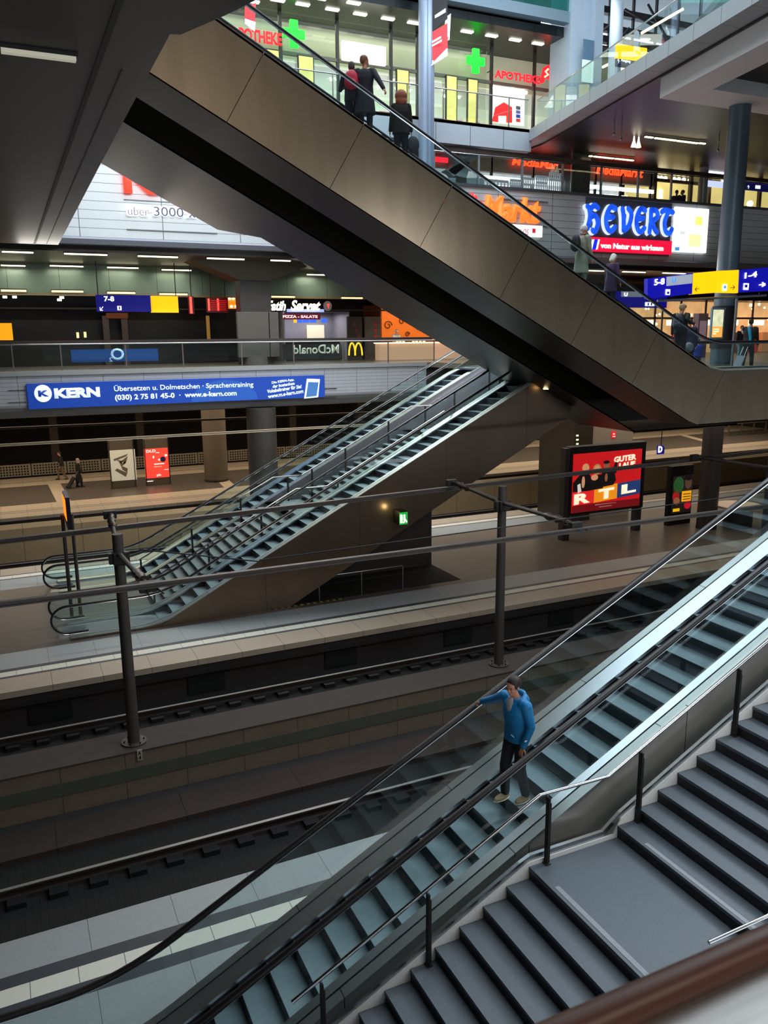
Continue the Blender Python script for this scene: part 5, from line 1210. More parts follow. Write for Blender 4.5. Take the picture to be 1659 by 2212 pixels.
for (a, b_, m_) in ((1262, 1272, 'w'), (1270, 1277, 'g'), (1277, 1282, 'w'), (1282, 1290, 'b'), (1290, 1294, 'w')):
    P_ = [at(*p, Y=Yf-.02) for p in ((a-3, 539), (b_-3, 539), (b_+2, 517), (a+2, 517))]
    B().prism([(p.x, p.z) for p in P_], Yf-.02, Yf).build('stripe', {'w': em('stripe_white', (250, 250, 250), 1.1), 'g': em('stripe_green', (20, 150, 90), .9), 'b': em('stripe_blue', (20, 40, 220), 1.1)}[m_], t)
fl('von Natur aus wirksam', 1297, 1433, 536, 524, em('slogan_white', (255, 244, 230), 1.6), t, Y=Yf-.02, bold=.04)
t = thing('lightbox', (at(1493, 500, Y=Yf).x, Yf, at(1493, 546, Y=Yf).z), 'bright white square screen with faint yellow patches, right of the blue letters', 'screen')
slab_on((1454, 543), (1532, 452), Yf, em('screen_white', (252, 255, 255), 1.35), t, 'screen', .12)
for a, c, m_ in (((1502, 486), (1518, 469), (255, 226, 110)), ((1487, 532), (1515, 507), (255, 236, 160)), ((1469, 506), (1480, 500), (190, 196, 200)), ((1458, 541), (1468, 534), (60, 130, 190)), ((1472, 480), (1500, 477), (224, 228, 232)), ((1470, 486), (1495, 484), (224, 228, 232))):
    slab_on(a, c, Yf-.012, em('screen_mark_%d_%d' % m_[:2], m_, 1.2), t, 'screen_mark', .012)
t = thing('wall_sign', (at(290, 400, Y=Yf).x, Yf, at(290, 417, Y=Yf).z), 'red letter on the pale slatted wall, cut off by the escalator underside', 'sign')
fl('K', 268, 345, 417, 330, em('letter_red_bright', (255, 60, 44), 1.5), t, bold=.03, ext=.05)
bar_on((268, 432), (400, 437), 36.95, mat('grey_bar', (110, 112, 116), .5), t, 'fixing_rail')
t = thing('wall_sign', (at(340, 455, Y=Yf).x, Yf, at(340, 468, Y=Yf).z), 'white and dark blue slogan letters with numbers on the pale slatted wall', 'sign')
GL = em('glow_white_letters', (255, 255, 255), 1.5)
fl('über', 273, 326, 466, 443, GL, t, bold=.06); fl('3000 x', 331, 425, 467, 444, GL, t, bold=.07)
fl('über', 277, 322, 464, 446, mat('letter_shade', (84, 90, 112), .6), t, Y=Yf-.04, bold=-.01); fl('3000 x', 333, 423, 466, 446, mat('navy_letters', (26, 44, 96), .5), t, Y=Yf-.04, bold=.0)
bar_on((274, 495), (470, 504), 36.95, mat('grey_bar', (110, 112, 116), .5), t, 'fixing_rail', .04)

# --- white plastic fence and aerial lift behind the parapet
WPL = mat('white_plastic', (214, 222, 230), .5, 0, .12)
px0 = [(1052, 1100, 0), (1102, 1128, 0), (1130, 1156, -4), (1158, 1184, -8), (1186, 1216, -14)]
for i, (a_, c_, dy) in enumerate(px0):
    p, q = at(a_, 418, Y=38.6), at(c_, 418, Y=38.6); zt_ = at(a_, 386+dy, Y=38.6).z
    t = thing('plastic_fence', ((p.x+q.x)/2, 38.6, 6.45), 'white plastic fence panel behind the parapet next to the pale aerial lift', 'fence', 'white plastic fence panels')
    bx(p.x, 38.6, zt_-.12, q.x-.05, 38.66, zt_).build('top_bar', WPL, t); bx(p.x, 38.6, zt_-.42, q.x-.05, 38.66, zt_-.32).build('middle_bar', WPL, t)
    bx(p.x, 38.6, 6.45, q.x-.05, 38.66, 7.7).build('base_board', WPL, t)
    n = 7
    for k in range(n): 
        x = p.x+(q.x-p.x-.1)*k/(n-1); bx(x, 38.6, 6.45, x+.05, 38.66, zt_-.0).build('slat', WPL, t)
LIFT = mat('pale_grey_machine_paint', (176, 186, 190), .5, noise=.08)
Yl = 37.9
t = thing('aerial_lift', (at(980, 400, Y=Yl).x, Yl, 6.45), 'pale grey aerial work platform with folded boom behind the parapet, seen through the escalator glass', 'machine')
def lq(pts, nm, m=LIFT, y=Yl, th=.5): 
    P_ = [at(*p, Y=y) for p in pts]; return B().prism([(p.x, p.z) for p in P_], y, y+th).build(nm, m, t, bevel=.03)
lq(((880, 322), (888, 299), (1012, 306), (1012, 330)), 'upper_boom'); lq(((1000, 328), (1018, 306), (1046, 303), (1042, 330), (1018, 352), (980, 382), (968, 368)), 'boom_joint')
lq(((962, 368), (985, 380), (1008, 385), (1018, 352), (1003, 345)), 'lower_boom'); lq(((968, 384), (1046, 384), (1048, 412), (968, 412)), 'turret')
lq(((985, 384), (1008, 384), (1008, 396), (985, 396)), 'hatch', mat('machine_dark', (70, 66, 62), .5), Yl-.02, .03)
lq(((936, 402), (1056, 402), (1056, 420), (936, 420)), 'chassis', mat('machine_dark', (70, 66, 62), .5), Yl+.1)
for px in (945, 1046): B().sweep([(at(px, 412, Y=Yl).x, Yl-.05, 6.85), (at(px, 412, Y=Yl).x, Yl+.3, 6.85)], .38, 16).build('wheel', BLACK, t, True)

# ============================================================ PHARMACY LEVEL (floor 10.42)
t = balustrade('', 'glass balustrade with a thin rail along the pharmacy gallery', 37.05, [at(p, 230, Y=37).x for p in (560, 640, 720, 800, 880, 958, 1030, 1100)], 10.42, at(1050, 204, Y=37.05).z, 7.5, 25.5, bar=False)
Y3 = 40.0
zc = at(830, 62, Y=Y3).z
t = thing('shop', (17, Y3, 10.42), 'brightly lit pharmacy behind tall glazing on the top gallery', 'shop')
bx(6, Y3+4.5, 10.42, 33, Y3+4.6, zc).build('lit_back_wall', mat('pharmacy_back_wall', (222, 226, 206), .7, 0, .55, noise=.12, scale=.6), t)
zt3 = at(740, 132, Y=Y3).z
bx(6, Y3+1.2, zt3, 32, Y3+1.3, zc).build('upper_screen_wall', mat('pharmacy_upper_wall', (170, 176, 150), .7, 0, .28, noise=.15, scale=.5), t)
bx(6, Y3-.04, zt3-.08, 31, Y3+.08, zt3+.08).build('transom', mat('pharmacy_frame', (92, 96, 84), .5), t)
for px in (608, 730, 845, 902, 1062, 1155): 
    x = at(px, 150, Y=Y3).x; bx(x-.07, Y3-.05, 10.42, x+.07, Y3+.1, zc).build('mullion', mat('dark_mullion', (40, 42, 38), .5), t)
bx(6, Y3, 10.45, 24.8, Y3+.02, zc).build('glazing', GLASS2, t)
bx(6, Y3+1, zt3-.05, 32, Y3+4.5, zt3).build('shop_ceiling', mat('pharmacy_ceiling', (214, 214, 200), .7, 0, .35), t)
random.seed(5)
for k in range(16):
    x = 8+k*1.15+random.random()*.4
    u = bx(x, Y3+3.2, 10.42, x+.9, Y3+3.6, 12.3).build('shelf_unit', mat('shelf_white', (224, 228, 226), .6, 0, .35), t)
    for j in range(4): bx(x+.06, Y3+3.05, 10.75+j*.4, x+.82, Y3+3.2, 10.95+j*.4).build('packages', mat('pkg_%d' % ((k+j) % 4), ((90, 110, 120), (200, 60, 50), (60, 120, 150), (210, 190, 90))[(k+j) % 4], .6, 0, .15), u)
for k in range(34):
    x = 8+random.random()*17; B().ball((x, Y3+1.4+random.random()*1.5, zt3-.12-(k % 3)*.0), .07, 1).build('ceiling_spot', em('pharmacy_spot', (255, 252, 236), 9), t)
area('pharmacy_light', (16, Y3+2.4, zt3-.2), (16, 2.5), 280, (1, 1, .92)); area('pharmacy_light_upper', (16, Y3+.6, zc-.1), (17, .8), 120, (1, 1, .88))
area('gallery_fill_light', (17, 38.6, zc-.05), (16, 1.6), 140, (1, 1, .95))
slab_on((1100, 232), (1116, 222), Y3+.6, em('till_screen', (60, 110, 160), 1), t, 'till_screen', .1)
YEL = mat('yellow_display', (226, 214, 120), .6, 0, .6, noise=.35, scale=2)
for i, (x0_, x1_, yt_, yb_) in enumerate(((576, 600, 112, 140), (646, 674, 126, 195), (857, 880, 155, 250), (963, 984, 168, 252), (1009, 1029, 175, 256))):
    p, q = at(x0_, yb_, Y=Y3-.1), at(x1_, yt_, Y=Y3-.1)
    o = thing('display_column', ((p.x+q.x)/2, Y3-.15, 10.42), 'tall pale yellow lit display in the pharmacy window, number %d' % (i+1), 'display')
    o['label'] = ('pale yellow lit window display just above the top left end of the escalator', 'tall yellow lit window display under the left green cross', 'yellow lit window display directly left of the round column', 'yellow lit window display directly right of the round column', 'yellow lit window display left of the pharmacy entrance')[i]
    bx(p.x-.06, Y3-.2, 10.42, q.x+.06, Y3-.1, q.z+.05).build('frame', mat('dark_mullion', (40, 42, 38), .5), o); bx(p.x, Y3-.22, 10.5, q.x, Y3-.2, q.z).build('lit_panel', YEL, o)
GC = em('cross_green', (10, 240, 40), 1.6)
def cross(px, py, r, label, Y=Y3-.5, m=GC):
    c = at(px, py, Y=Y); s = r*c.dot(_fw)/F; w_ = s*.32
    t = thing('pharmacy_cross', (c.x, Y, c.z-s), label, 'sign')
    B().prism([(c.x-w_, c.z-s), (c.x+w_, c.z-s), (c.x+w_, c.z-w_), (c.x+s*.9, c.z-w_), (c.x+s*.9, c.z+w_), (c.x+w_, c.z+w_), (c.x+w_, c.z+s), (c.x-w_, c.z+s), (c.x-w_, c.z+w_), (c.x-s*.9, c.z+w_), (c.x-s*.9, c.z-w_), (c.x-w_, c.z-w_)], Y, Y+.15).build('cross', m, t)
    bx(c.x-.03, Y+.15, c.z-.03, c.x+.03, Y+.5, c.z+.03).build('bracket', DARKM, t)
cross(636, 72, 27, 'green glowing cross at the upper left, just above the escalator handrail')
cross(1029, 131, 24, 'green glowing cross right of the round column')
cross(1030, 61, 19, 'dim reflection of the green cross, added above it near the dark high soffit', m=em('cross_green_reflection', (14, 110, 50), .7))  # second, dimmer cross stands for the reflection of the one below
cross(636, -2, 16, 'green cross cut off by the top edge of the picture')
AP = em('neon_red_bright', (255, 24, 36), 2.0)
t = thing('shop_sign', at(1115, 172, Y=Y3-.4), 'red glowing pharmacy word sign with a red emblem on the right', 'sign')
dz = Vector((1, 0, -.02)); p, q = at(1068, 168, Y=Y3-.4), at(1167, 172, Y=Y3-.4)
text('APOTHEKE', (p.x, Y3-.4, p.z), XA, ZA, AP, t, w=q.x-p.x, h=at(1068, 150, Y=Y3-.4).z-p.z, bold=.04)
p, q = at(1168, 178, Y=Y3-.4), at(1197, 178, Y=Y3-.4); h_ = at(1168, 137, Y=Y3-.4).z-p.z
w_ = q.x-p.x
B().prism([(p.x, p.z), (p.x+w_*.22, p.z), (p.x+w_*.3, p.z+h_*.25), (p.x+w_*.72, p.z+h_*.25), (p.x+w_*.78, p.z), (q.x, p.z), (p.x+w_*.8, p.z+h_*.8), (p.x+w_*.55, p.z+h_), (p.x+w_*.2, p.z+h_*.8)], Y3-.42, Y3-.3).build('emblem', AP, t)
B().sweep([(p.x+w_*.25, Y3-.44, p.z+h_*.3), (p.x+w_*.5, Y3-.44, p.z+h_*.45), (p.x+w_*.3, Y3-.44, p.z+h_*.6), (p.x+w_*.5, Y3-.44, p.z+h_*.75)], .05, 6).build('emblem_snake', em('emblem_cream', (255, 220, 150), 2), t, True)
for k in (0, .35, .8): bx(p.x-3.2+k*4, Y3-.3, p.z+.2, p.x-3.16+k*4, Y3-.02, p.z+.24).build('bracket', DARKM, t)
t = thing('shop_sign', at(580, 93, Y=Y3-.4), 'part of a red glowing pharmacy word at the upper left behind the escalator', 'sign')
text('APOTHEKE', at(500, 84, Y=Y3-.4), XA, ZA, AP, t, w=at(609, 84, Y=Y3-.4).x-at(500, 84, Y=Y3-.4).x, h=.55, bold=.04)
for k in (0, .5): bx(at(590, 84, Y=Y3).x+k, Y3-.4, at(590, 84, Y=Y3).z+.1, at(590, 84, Y=Y3).x+.04+k, Y3-.02, at(590, 84, Y=Y3).z+.15).build('bracket', DARKM, t)
t = thing('lit_sign', at(786, 134, Y=Y3-.3), 'white rounded lit sign box with faint lettering in the pharmacy window', 'sign')
p, q = at(739, 124, Y=Y3-.3), at(835, 100, Y=Y3-.3)
bx(p.x, Y3-.3, p.z-.1, q.x, Y3-.1, q.z).build('box', em('cream_lit_box', (255, 255, 236), 1.3), t, bevel=.08)
for k in (.3, .7): bx(p.x+(q.x-p.x)*k, Y3-.12, p.z+.1, p.x+(q.x-p.x)*k+.05, Y3-.0, p.z+.2).build('bracket', DARKM, t)
for k in range(9): bx(p.x+.3+k*.22, Y3-.315, p.z+.14, p.x+.44+k*.22, Y3-.30, p.z+.30+.06*(k % 3)).build('faint_print', em('faint_lettering', (232, 228, 200), 1.1), t)
# entrance poster with a red house-shaped A, small flags
t = thing('wall_poster', at(1085, 264, Y=Y3+.5), 'white poster with a red house-shaped letter and small flags at the pharmacy entrance', 'poster')
slab_on((1060, 264), (1134, 190), Y3+.5, em('white_poster', (240, 240, 226), .9), t, 'panel', .05)
P_ = [at(*p, Y=Y3+.48) for p in ((1063, 262), (1070, 232), (1088, 221), (1106, 232), (1106, 265), (1094, 265), (1094, 250), (1076, 250), (1076, 264))]
B().prism([(p.x, p.z) for p in P_], Y3+.46, Y3+.5).build('red_letter', em('poster_letter_red', (220, 40, 40), 1), t)
for k, c_ in enumerate(((60, 60, 60), (90, 90, 150), (40, 60, 140), (190, 50, 50))): slab_on((1115, 236+k*9), (1124, 230+k*9), Y3+.48, em('flag_%d' % k, c_, .8), t, 'small_flag', .02)
for px, py in ((1062, 190), (1077, 202), (1108, 197), (1127, 208), (1136, 200)):
    o = B().ball(at(px, py, Y=Y3+.3), .10, 2).build('spot_lamp', em('entrance_spot', (255, 240, 190), 8)); tag(o, 'small warm spot lamp above the pharmacy entrance poster', 'lamp', 'spots above the pharmacy entrance')
# downlights in the high soffit
for px, py in ((545, 3), (600, 0), (654, 9), (718, 20), (778, 30), (838, 40), (894, 49), (1009, 68), (1062, 77), (1113, 86), (1162, 94), (1208, 102), (690, -4), (765, 5)):
    q = at(px, py, Z=zc); q.y = max(q.y, 37.7); o = bx(q.x-.32, q.y-.12, zc-.04, q.x+.32, q.y+.12, zc+.02).build('soffit_light', em('soffit_light', (255, 246, 226), 2.2)); tag(o, 'small oblong downlight in the dark high soffit above the pharmacy', 'lamp', 'downlights in the high soffit')
# round steel column and hanging banners
f = at(921, 240, Y=36.3); r = 17*f.dot(_fw)/F
t = thing('column', (f.x, 36.3, 4.2), 'pale blue-grey steel column in front of the pharmacy, red and black banner beside it', 'column')
B().cyl(f.x, 36.3, 4.2, 22, r, seg=32).build('shaft', mat('pale_blue_column', (140, 156, 178), .4, .3, noise=.05), t, True)
for dx in (-.12, .08): B().cyl(f.x+dx, 36.3-r*.97, 4.2, 22, .03, seg=8).build('fine_rib', mat('pale_blue_rib', (120, 136, 156), .4, .3), t, True)
t = thing('hanging_banner', at(948, 140, Y=35.8), 'hanging banner with black top and red lower half beside the pale round column', 'banner')
def bn_(pts, m, nm, d=0):
    P_ = [at(px, py, Y=(35.4 if px > 945 else 36.0)-d) for px, py in pts]
    b = B(); v = [b.b.verts.new(p) for p in P_]; v2 = [b.b.verts.new(p+Vector((.03, .02, 0))) for p in P_]
    b.b.faces.new(v); b.b.faces.new(v2[::-1]); n = len(v)
    for k in range(n): b.b.faces.new((v[k], v[(k+1) % n], v2[(k+1) % n], v2[k]))
    b.build(nm, m, t)
bn_(((929, -20), (966, -40), (966, 40), (929, 72)), mat('banner_black', (26, 26, 30), .6), 'upper_print')
bn_(((929, 72), (966, 50), (966, 118), (929, 141)), mat('banner_red', (222, 52, 60), .6, 0, .25), 'lower_print'); bn_(((928, 132), (940, 126), (940, 122), (966, 104), (966, 120), (928, 144)), mat('banner_white', (226, 230, 240), .6, 0, .2), 'white_foot', .02)
bn_(((932, 38), (962, 18), (962, 26), (932, 44)), mat('banner_white', (226, 230, 240), .6, 0, .2), 'print_line', .02); bn_(((931, 90), (952, 78), (952, 82), (931, 94)), mat('banner_white', (226, 230, 240), .6), 'print_line', .02); bn_(((931, 98), (954, 85), (954, 89), (931, 102)), mat('banner_white', (226, 230, 240), .6), 'print_line', .02)
t = thing('hanging_banner', at(966, 90, Y=37.6), 'narrow white banner with a pink foot behind the red and black one', 'banner')
P_ = [at(*p, Y=36.9) for p in ((958, 90), (971, 86), (974, 29), (963, 37))]; B().prism([(p.x, p.z) for p in P_], 36.9, 36.93).build('cloth', mat('banner_white', (226, 230, 240), .6, 0, .2), t)
P_ = [at(*p, Y=36.88) for p in ((957, 90), (968, 86), (969, 79), (958, 83))]; B().prism([(p.x, p.z) for p in P_], 36.87, 36.89).build('pink_foot', mat('banner_pink', (236, 140, 130), .6), t)
p = P_[0]; bx(p.x+.1, 36.88, at(971, 30, Y=36.9).z-.1, p.x+.13, 36.91, hb0.z+.02).build('hanger', DARKM, t); bx(p.x+.1, 36.88, hb0.z, p.x+.13, 37.05, hb0.z+.05).build('hanger', DARKM, t)
t = thing('hanging_banner', at(540, 60, Y=36), 'white and red banner at the upper left behind the escalator glass', 'banner')
P_ = [at(*p, Y=36) for p in ((528, 48), (550, 62), (553, 6), (529, 14))]; B().prism([(p.x, p.z) for p in P_], 36, 36.03).build('cloth', mat('banner_red', (222, 52, 60), .6, 0, .25), t)
P_ = [at(*p, Y=35.97) for p in ((529, 50), (550, 68), (552, 48), (529, 40))]; B().prism([(p.x, p.z) for p in P_], 35.96, 35.99).build('white_foot', mat('banner_white', (226, 230, 240), .6, 0, .2), t)
p = at(540, 10, Y=36); bx(p.x-.02, 36, p.z-.2, p.x+.02, 36.03, hb0.z+.1).build('hanger', DARKM, t); bx(p.x-.02, 36, hb0.z+.05, p.x+.02, 37.05, hb0.z+.1).build('hanger', DARKM, t)
# square white pier at the corner of the two galleries
xa, xb = at(1221, 100, Y=37.3).x, at(1262, 100, Y=37.3).x
t = thing('column', ((xa+xb)/2, 37.8, 10.42), 'broad pale blue square pier where the pharmacy gallery meets the bridge', 'column')
PIER = mat('pale_pier_paint', (172, 188, 202), .5, .1, noise=.04)
bx(xa, 36.9, 10.42, xb, 38.6, 26).build('shaft', PIER, t)
bx(xb, 36.5, 10.42, xb+.55, 38.6, 26).build('front_rib', PIER, t)
slab_on((1259, 140), (1284, 88), 36.4, mat('grey_blue_panel', (100, 132, 156), .4, .2), t, 'info_panel', .05); slab_on((1257, 176), (1283, 132), 36.35, em('mint_panel', (186, 214, 206), .55), t, 'lower_panel', .05)
# bridge balustrade along the slanted edge
t = thing('glass_balustrade', (b0.x, b0.y, 10.42), 'slanting glass balustrade with steel rail along the edge of the upper bridge, right', 'balustrade')
hgl = at(1158, 217, Y=b0.y).z-10.42
e0 = b0+bn*.05; L_ = 34; npn = 17
for k in range(npn):
    a_, c_ = e0+bd*(L_*k/npn+.02), e0+bd*(L_*(k+1)/npn-.02); o_ = bn*.012
    B().hexa([(a_.x, a_.y, 10.40), (c_.x, c_.y, 10.40), (c_.x+o_.x, c_.y+o_.y, 10.40), (a_.x+o_.x, a_.y+o_.y, 10.40), (a_.x, a_.y, 10.42+hgl), (c_.x, c_.y, 10.42+hgl), (c_.x+o_.x, c_.y+o_.y, 10.42+hgl), (a_.x+o_.x, a_.y+o_.y, 10.42+hgl)]).build('glass_pane', GLASS, t)
B().sweep([e0+Vector((0, 0, hgl)), e0+bd*L_+Vector((0, 0, hgl))], .028, 8).build('top_rail', CHROME, t, True)
# things on the bridge side
f = at(1327, 150, Y=33)
t = thing('column', (f.x, 33, 10.42), 'slim pale round column behind the bridge balustrade, left of the yellow sign', 'column')
B().cyl(f.x, 33, 10.42, 24, .30, seg=24).build('shaft', PIER, t, True)
t = thing('direction_sign', at(1363, 130, Y=30.5), 'yellow lit hanging sign with a dark blue lower part behind the bridge balustrade', 'sign')
P_ = [at(*p, Y=30.5) for p in ((1331, 126), (1333, 94), (1398, 104), (1396, 134))]; B().prism([(p.x, p.z) for p in P_], 30.5, 30.6).build('yellow_panel', em('yellow_hot', (255, 196, 10), 1.4), t)
P_ = [at(*p, Y=30.52) for p in ((1331, 143), (1331, 126), (1396, 134), (1396, 152))]; B().prism([(p.x, p.z) for p in P_], 30.52, 30.6).build('blue_panel', em('station_navy', (14, 10, 70), .7), t)
textr('↑', (1333, 137), (1338, 127), 30.48, SW, t); textr('Ausgang', (1341, 134), (1362, 130), 30.48, SW, t)
# glazed end wall: daylight behind dark beams
zg = at(1300, 0, Y=58).z
Yg = 52
GF = mat('facade_dark_beam', (52, 46, 52), .5, .3); 
t = thing('facade_grid', (at(1400, 60, Y=Yg).x, Yg, 10.42), 'dark beams and pale tubes of the glazed end wall against daylight, upper right', 'facade')
xg0, xg1 = at(1262, 60, Y=Yg).x, 62
for py in (40, 78, 103, 125, 148): 
    z = at(1340, py-10, Y=Yg).z; bx(xg0, Yg-.3, z-.22, xg1, Yg+.2, z+.22).build('beam', GF, t)
for k in range(16):
    x = xg0+k*2.2; bx(x, Yg-.1, 10.42, x+.14, Yg+.1, 26.3).build('mullion', GF, t)
for (a_, c_) in (((1290, 75), (1330, 45)), ((1300, 130), (1360, 60)), ((1350, 20), (1420, 60)), ((1400, 10), (1450, 100))):
    B().sweep([at(*a_, Y=Yg-1), at(*c_, Y=Yg-3)], .09, 8).build('brace', GF, t)
struct(bx(xg0, Yg+.25, 9, xg1, Yg+.3, 30), 'window_2', glassm('daylight_glass', (.95, .98, 1), .02))
lw = at(1350, 160, Y=48).z
struct(bx(at(1290, 150, Y=48).x, 48, 10.42, XW1, 48.3, at(1400, 118, Y=48).z), 'wall_back', mat('brown_upper_wall', (86, 76, 70), .6, noise=.2))
for k, (px, py, l_) in enumerate(((1385, 72, 26), (1302, 145, 5), (1318, 160, 5))):
    p = at(px, py, Y=40); o = B().sweep([(p.x, 40, p.z), (p.x+l_*.045, 38, p.z+l_*.03)], .07, 8).build('tube_lamp', em('warm_strip', (255, 232, 176), 3.5)); tag(o, ('long slanted white tube lamp', 'small warm lamp nearer the pale pier', 'lower small warm lamp')[k]+' behind the bridge balustrade', 'lamp')
struct(B().prism([(at(1440, 90, Y=44).x, at(1440, 118, Y=44).z), (XW1, 12), (XW1, 26), (at(1560, -20, Y=44).x, at(1560, -20, Y=44).z)], 43, 44, 'y'), 'wall_right', mat('mint_grey_wall', (150, 160, 158), .6))
# ============================================================ PEOPLE
SKIN = mat('skin', (186, 128, 100), .55, noise=.08, scale=20); SKINP = mat('skin_pale', (206, 150, 126), .55, noise=.08, scale=20)
def loft(b, rings, seg=20):
    """rings: (centre, rx, ry) horizontal ellipses"""
    R = []
    for c, rx, ry in rings: R.append([b.b.verts.new((c[0]+rx*cos(2*pi*k/seg), c[1]+ry*sin(2*pi*k/seg), c[2])) for k in range(seg)])
    for A, C in zip(R, R[1:]):
        for k in range(seg): b.b.faces.new((A[k], A[(k+1) % seg], C[(k+1) % seg], C[k]))
    b.b.faces.new(R[0][::-1]); b.b.faces.new(R[-1]); return b
def limb(b, pts, rad, seg=12):
    """tapering tube with rounded joints through points"""
    b.sweep(pts, rad, seg)
    for p, r in zip(pts, rad): b.ball(Vector(p), r*.99, 2)
def elbow(s, h, l1, l2, pole):
    d = h-s; L = d.length; m = min(L, (l1+l2)*.995); d.normalize(); a = (l1*l1-l2*l2+m*m)/(2*m); hh = sqrt(max(0, l1*l1-a*a))
    pole = (pole-d*pole.dot(d)).normalized(); return s+d*a+pole*hh, s+d*m
def hand(b, wrist, dirv, palm, s=1, curl=.5, side=1):
    """palm, four bent fingers of unequal length and a thumb leaving the side; palm = normal out of the palm"""
    d = dirv.normalized(); n = (palm-d*palm.dot(d)).normalized(); w_ = d.cross(n)*side
    c = wrist+d*.045*s
    M = Matrix((w_, d, n)).transposed().to_4x4()
    b.ball(c, (.040*s, .052*s, .017*s), 2, M); limb(b, [wrist-d*.03*s, wrist+d*.015*s], [.026*s, .027*s], 8)
    for k, (o, l) in enumerate(((-.030, .062), (-.010, .074), (.010, .070), (.029, .054))):
        p0 = c+w_*o*s+d*.040*s; a = curl; p1 = p0+(d*cos(a*.5)+n*sin(a*.5))*l*.45*s; p2 = p1+(d*cos(a*1.5)+n*sin(a*1.5))*l*.33*s; p3 = p2+(d*cos(a*2.3)+n*sin(a*2.3))*l*.26*s
        limb(b, [p0, p1, p2, p3], [.0098*s, .009*s, .0082*s, .007*s], 8)
    t0 = c-w_*.034*s-d*.018*s; t1 = t0+(-w_*.7+d*.6+n*.25)*.035*s; t2 = t1+(-w_*.2+d*.9+n*.4)*.03*s
    limb(b, [t0, t1, t2], [.013*s, .011*s, .009*s], 8)
def head(b, c, fwd, up, s=1, seg=4):
    """skull, jaw, brow, nose, lips, chin, ears about a centre at eye height"""
    f = fwd.normalized(); r = f.cross(up).normalized(); u = r.cross(f)
    M = Matrix((f, r, u)).transposed().to_4x4()
    def P(a, b__, c_): return c+f*a*s+r*b__*s+u*c_*s
    b.ball(P(-.012, 0, .030), (.098*s, .076*s, .095*s), seg, M); b.ball(P(.022, 0, -.040), (.066*s, .056*s, .075*s), seg, M)
    b.ball(P(.060, 0, -.090), (.026*s, .026*s, .020*s), 3, M); b.ball(P(.070, 0, .022), (.022*s, .050*s, .012*s), 3, M)
    b.sweep([P(.080, 0, .012), P(.094, 0, -.012), P(.104, 0, -.030), P(.088, 0, -.040)], [.009*s, .012*s, .015*s, .012*s], 8)
    b.ball(P(.082, 0, -.060), (.011*s, .024*s, .006*s), 2, M); b.ball(P(.080, 0, -.070), (.010*s, .020*s, .006*s), 2, M)
    for q in (-1, 1):
        b.ball(P(-.006, q*.078, -.012), (.018*s, .008*s, .030*s), 2, M); b.ball(P(.060, q*.036, -.028), (.020*s, .020*s, .020*s), 2, M)
    return P, M
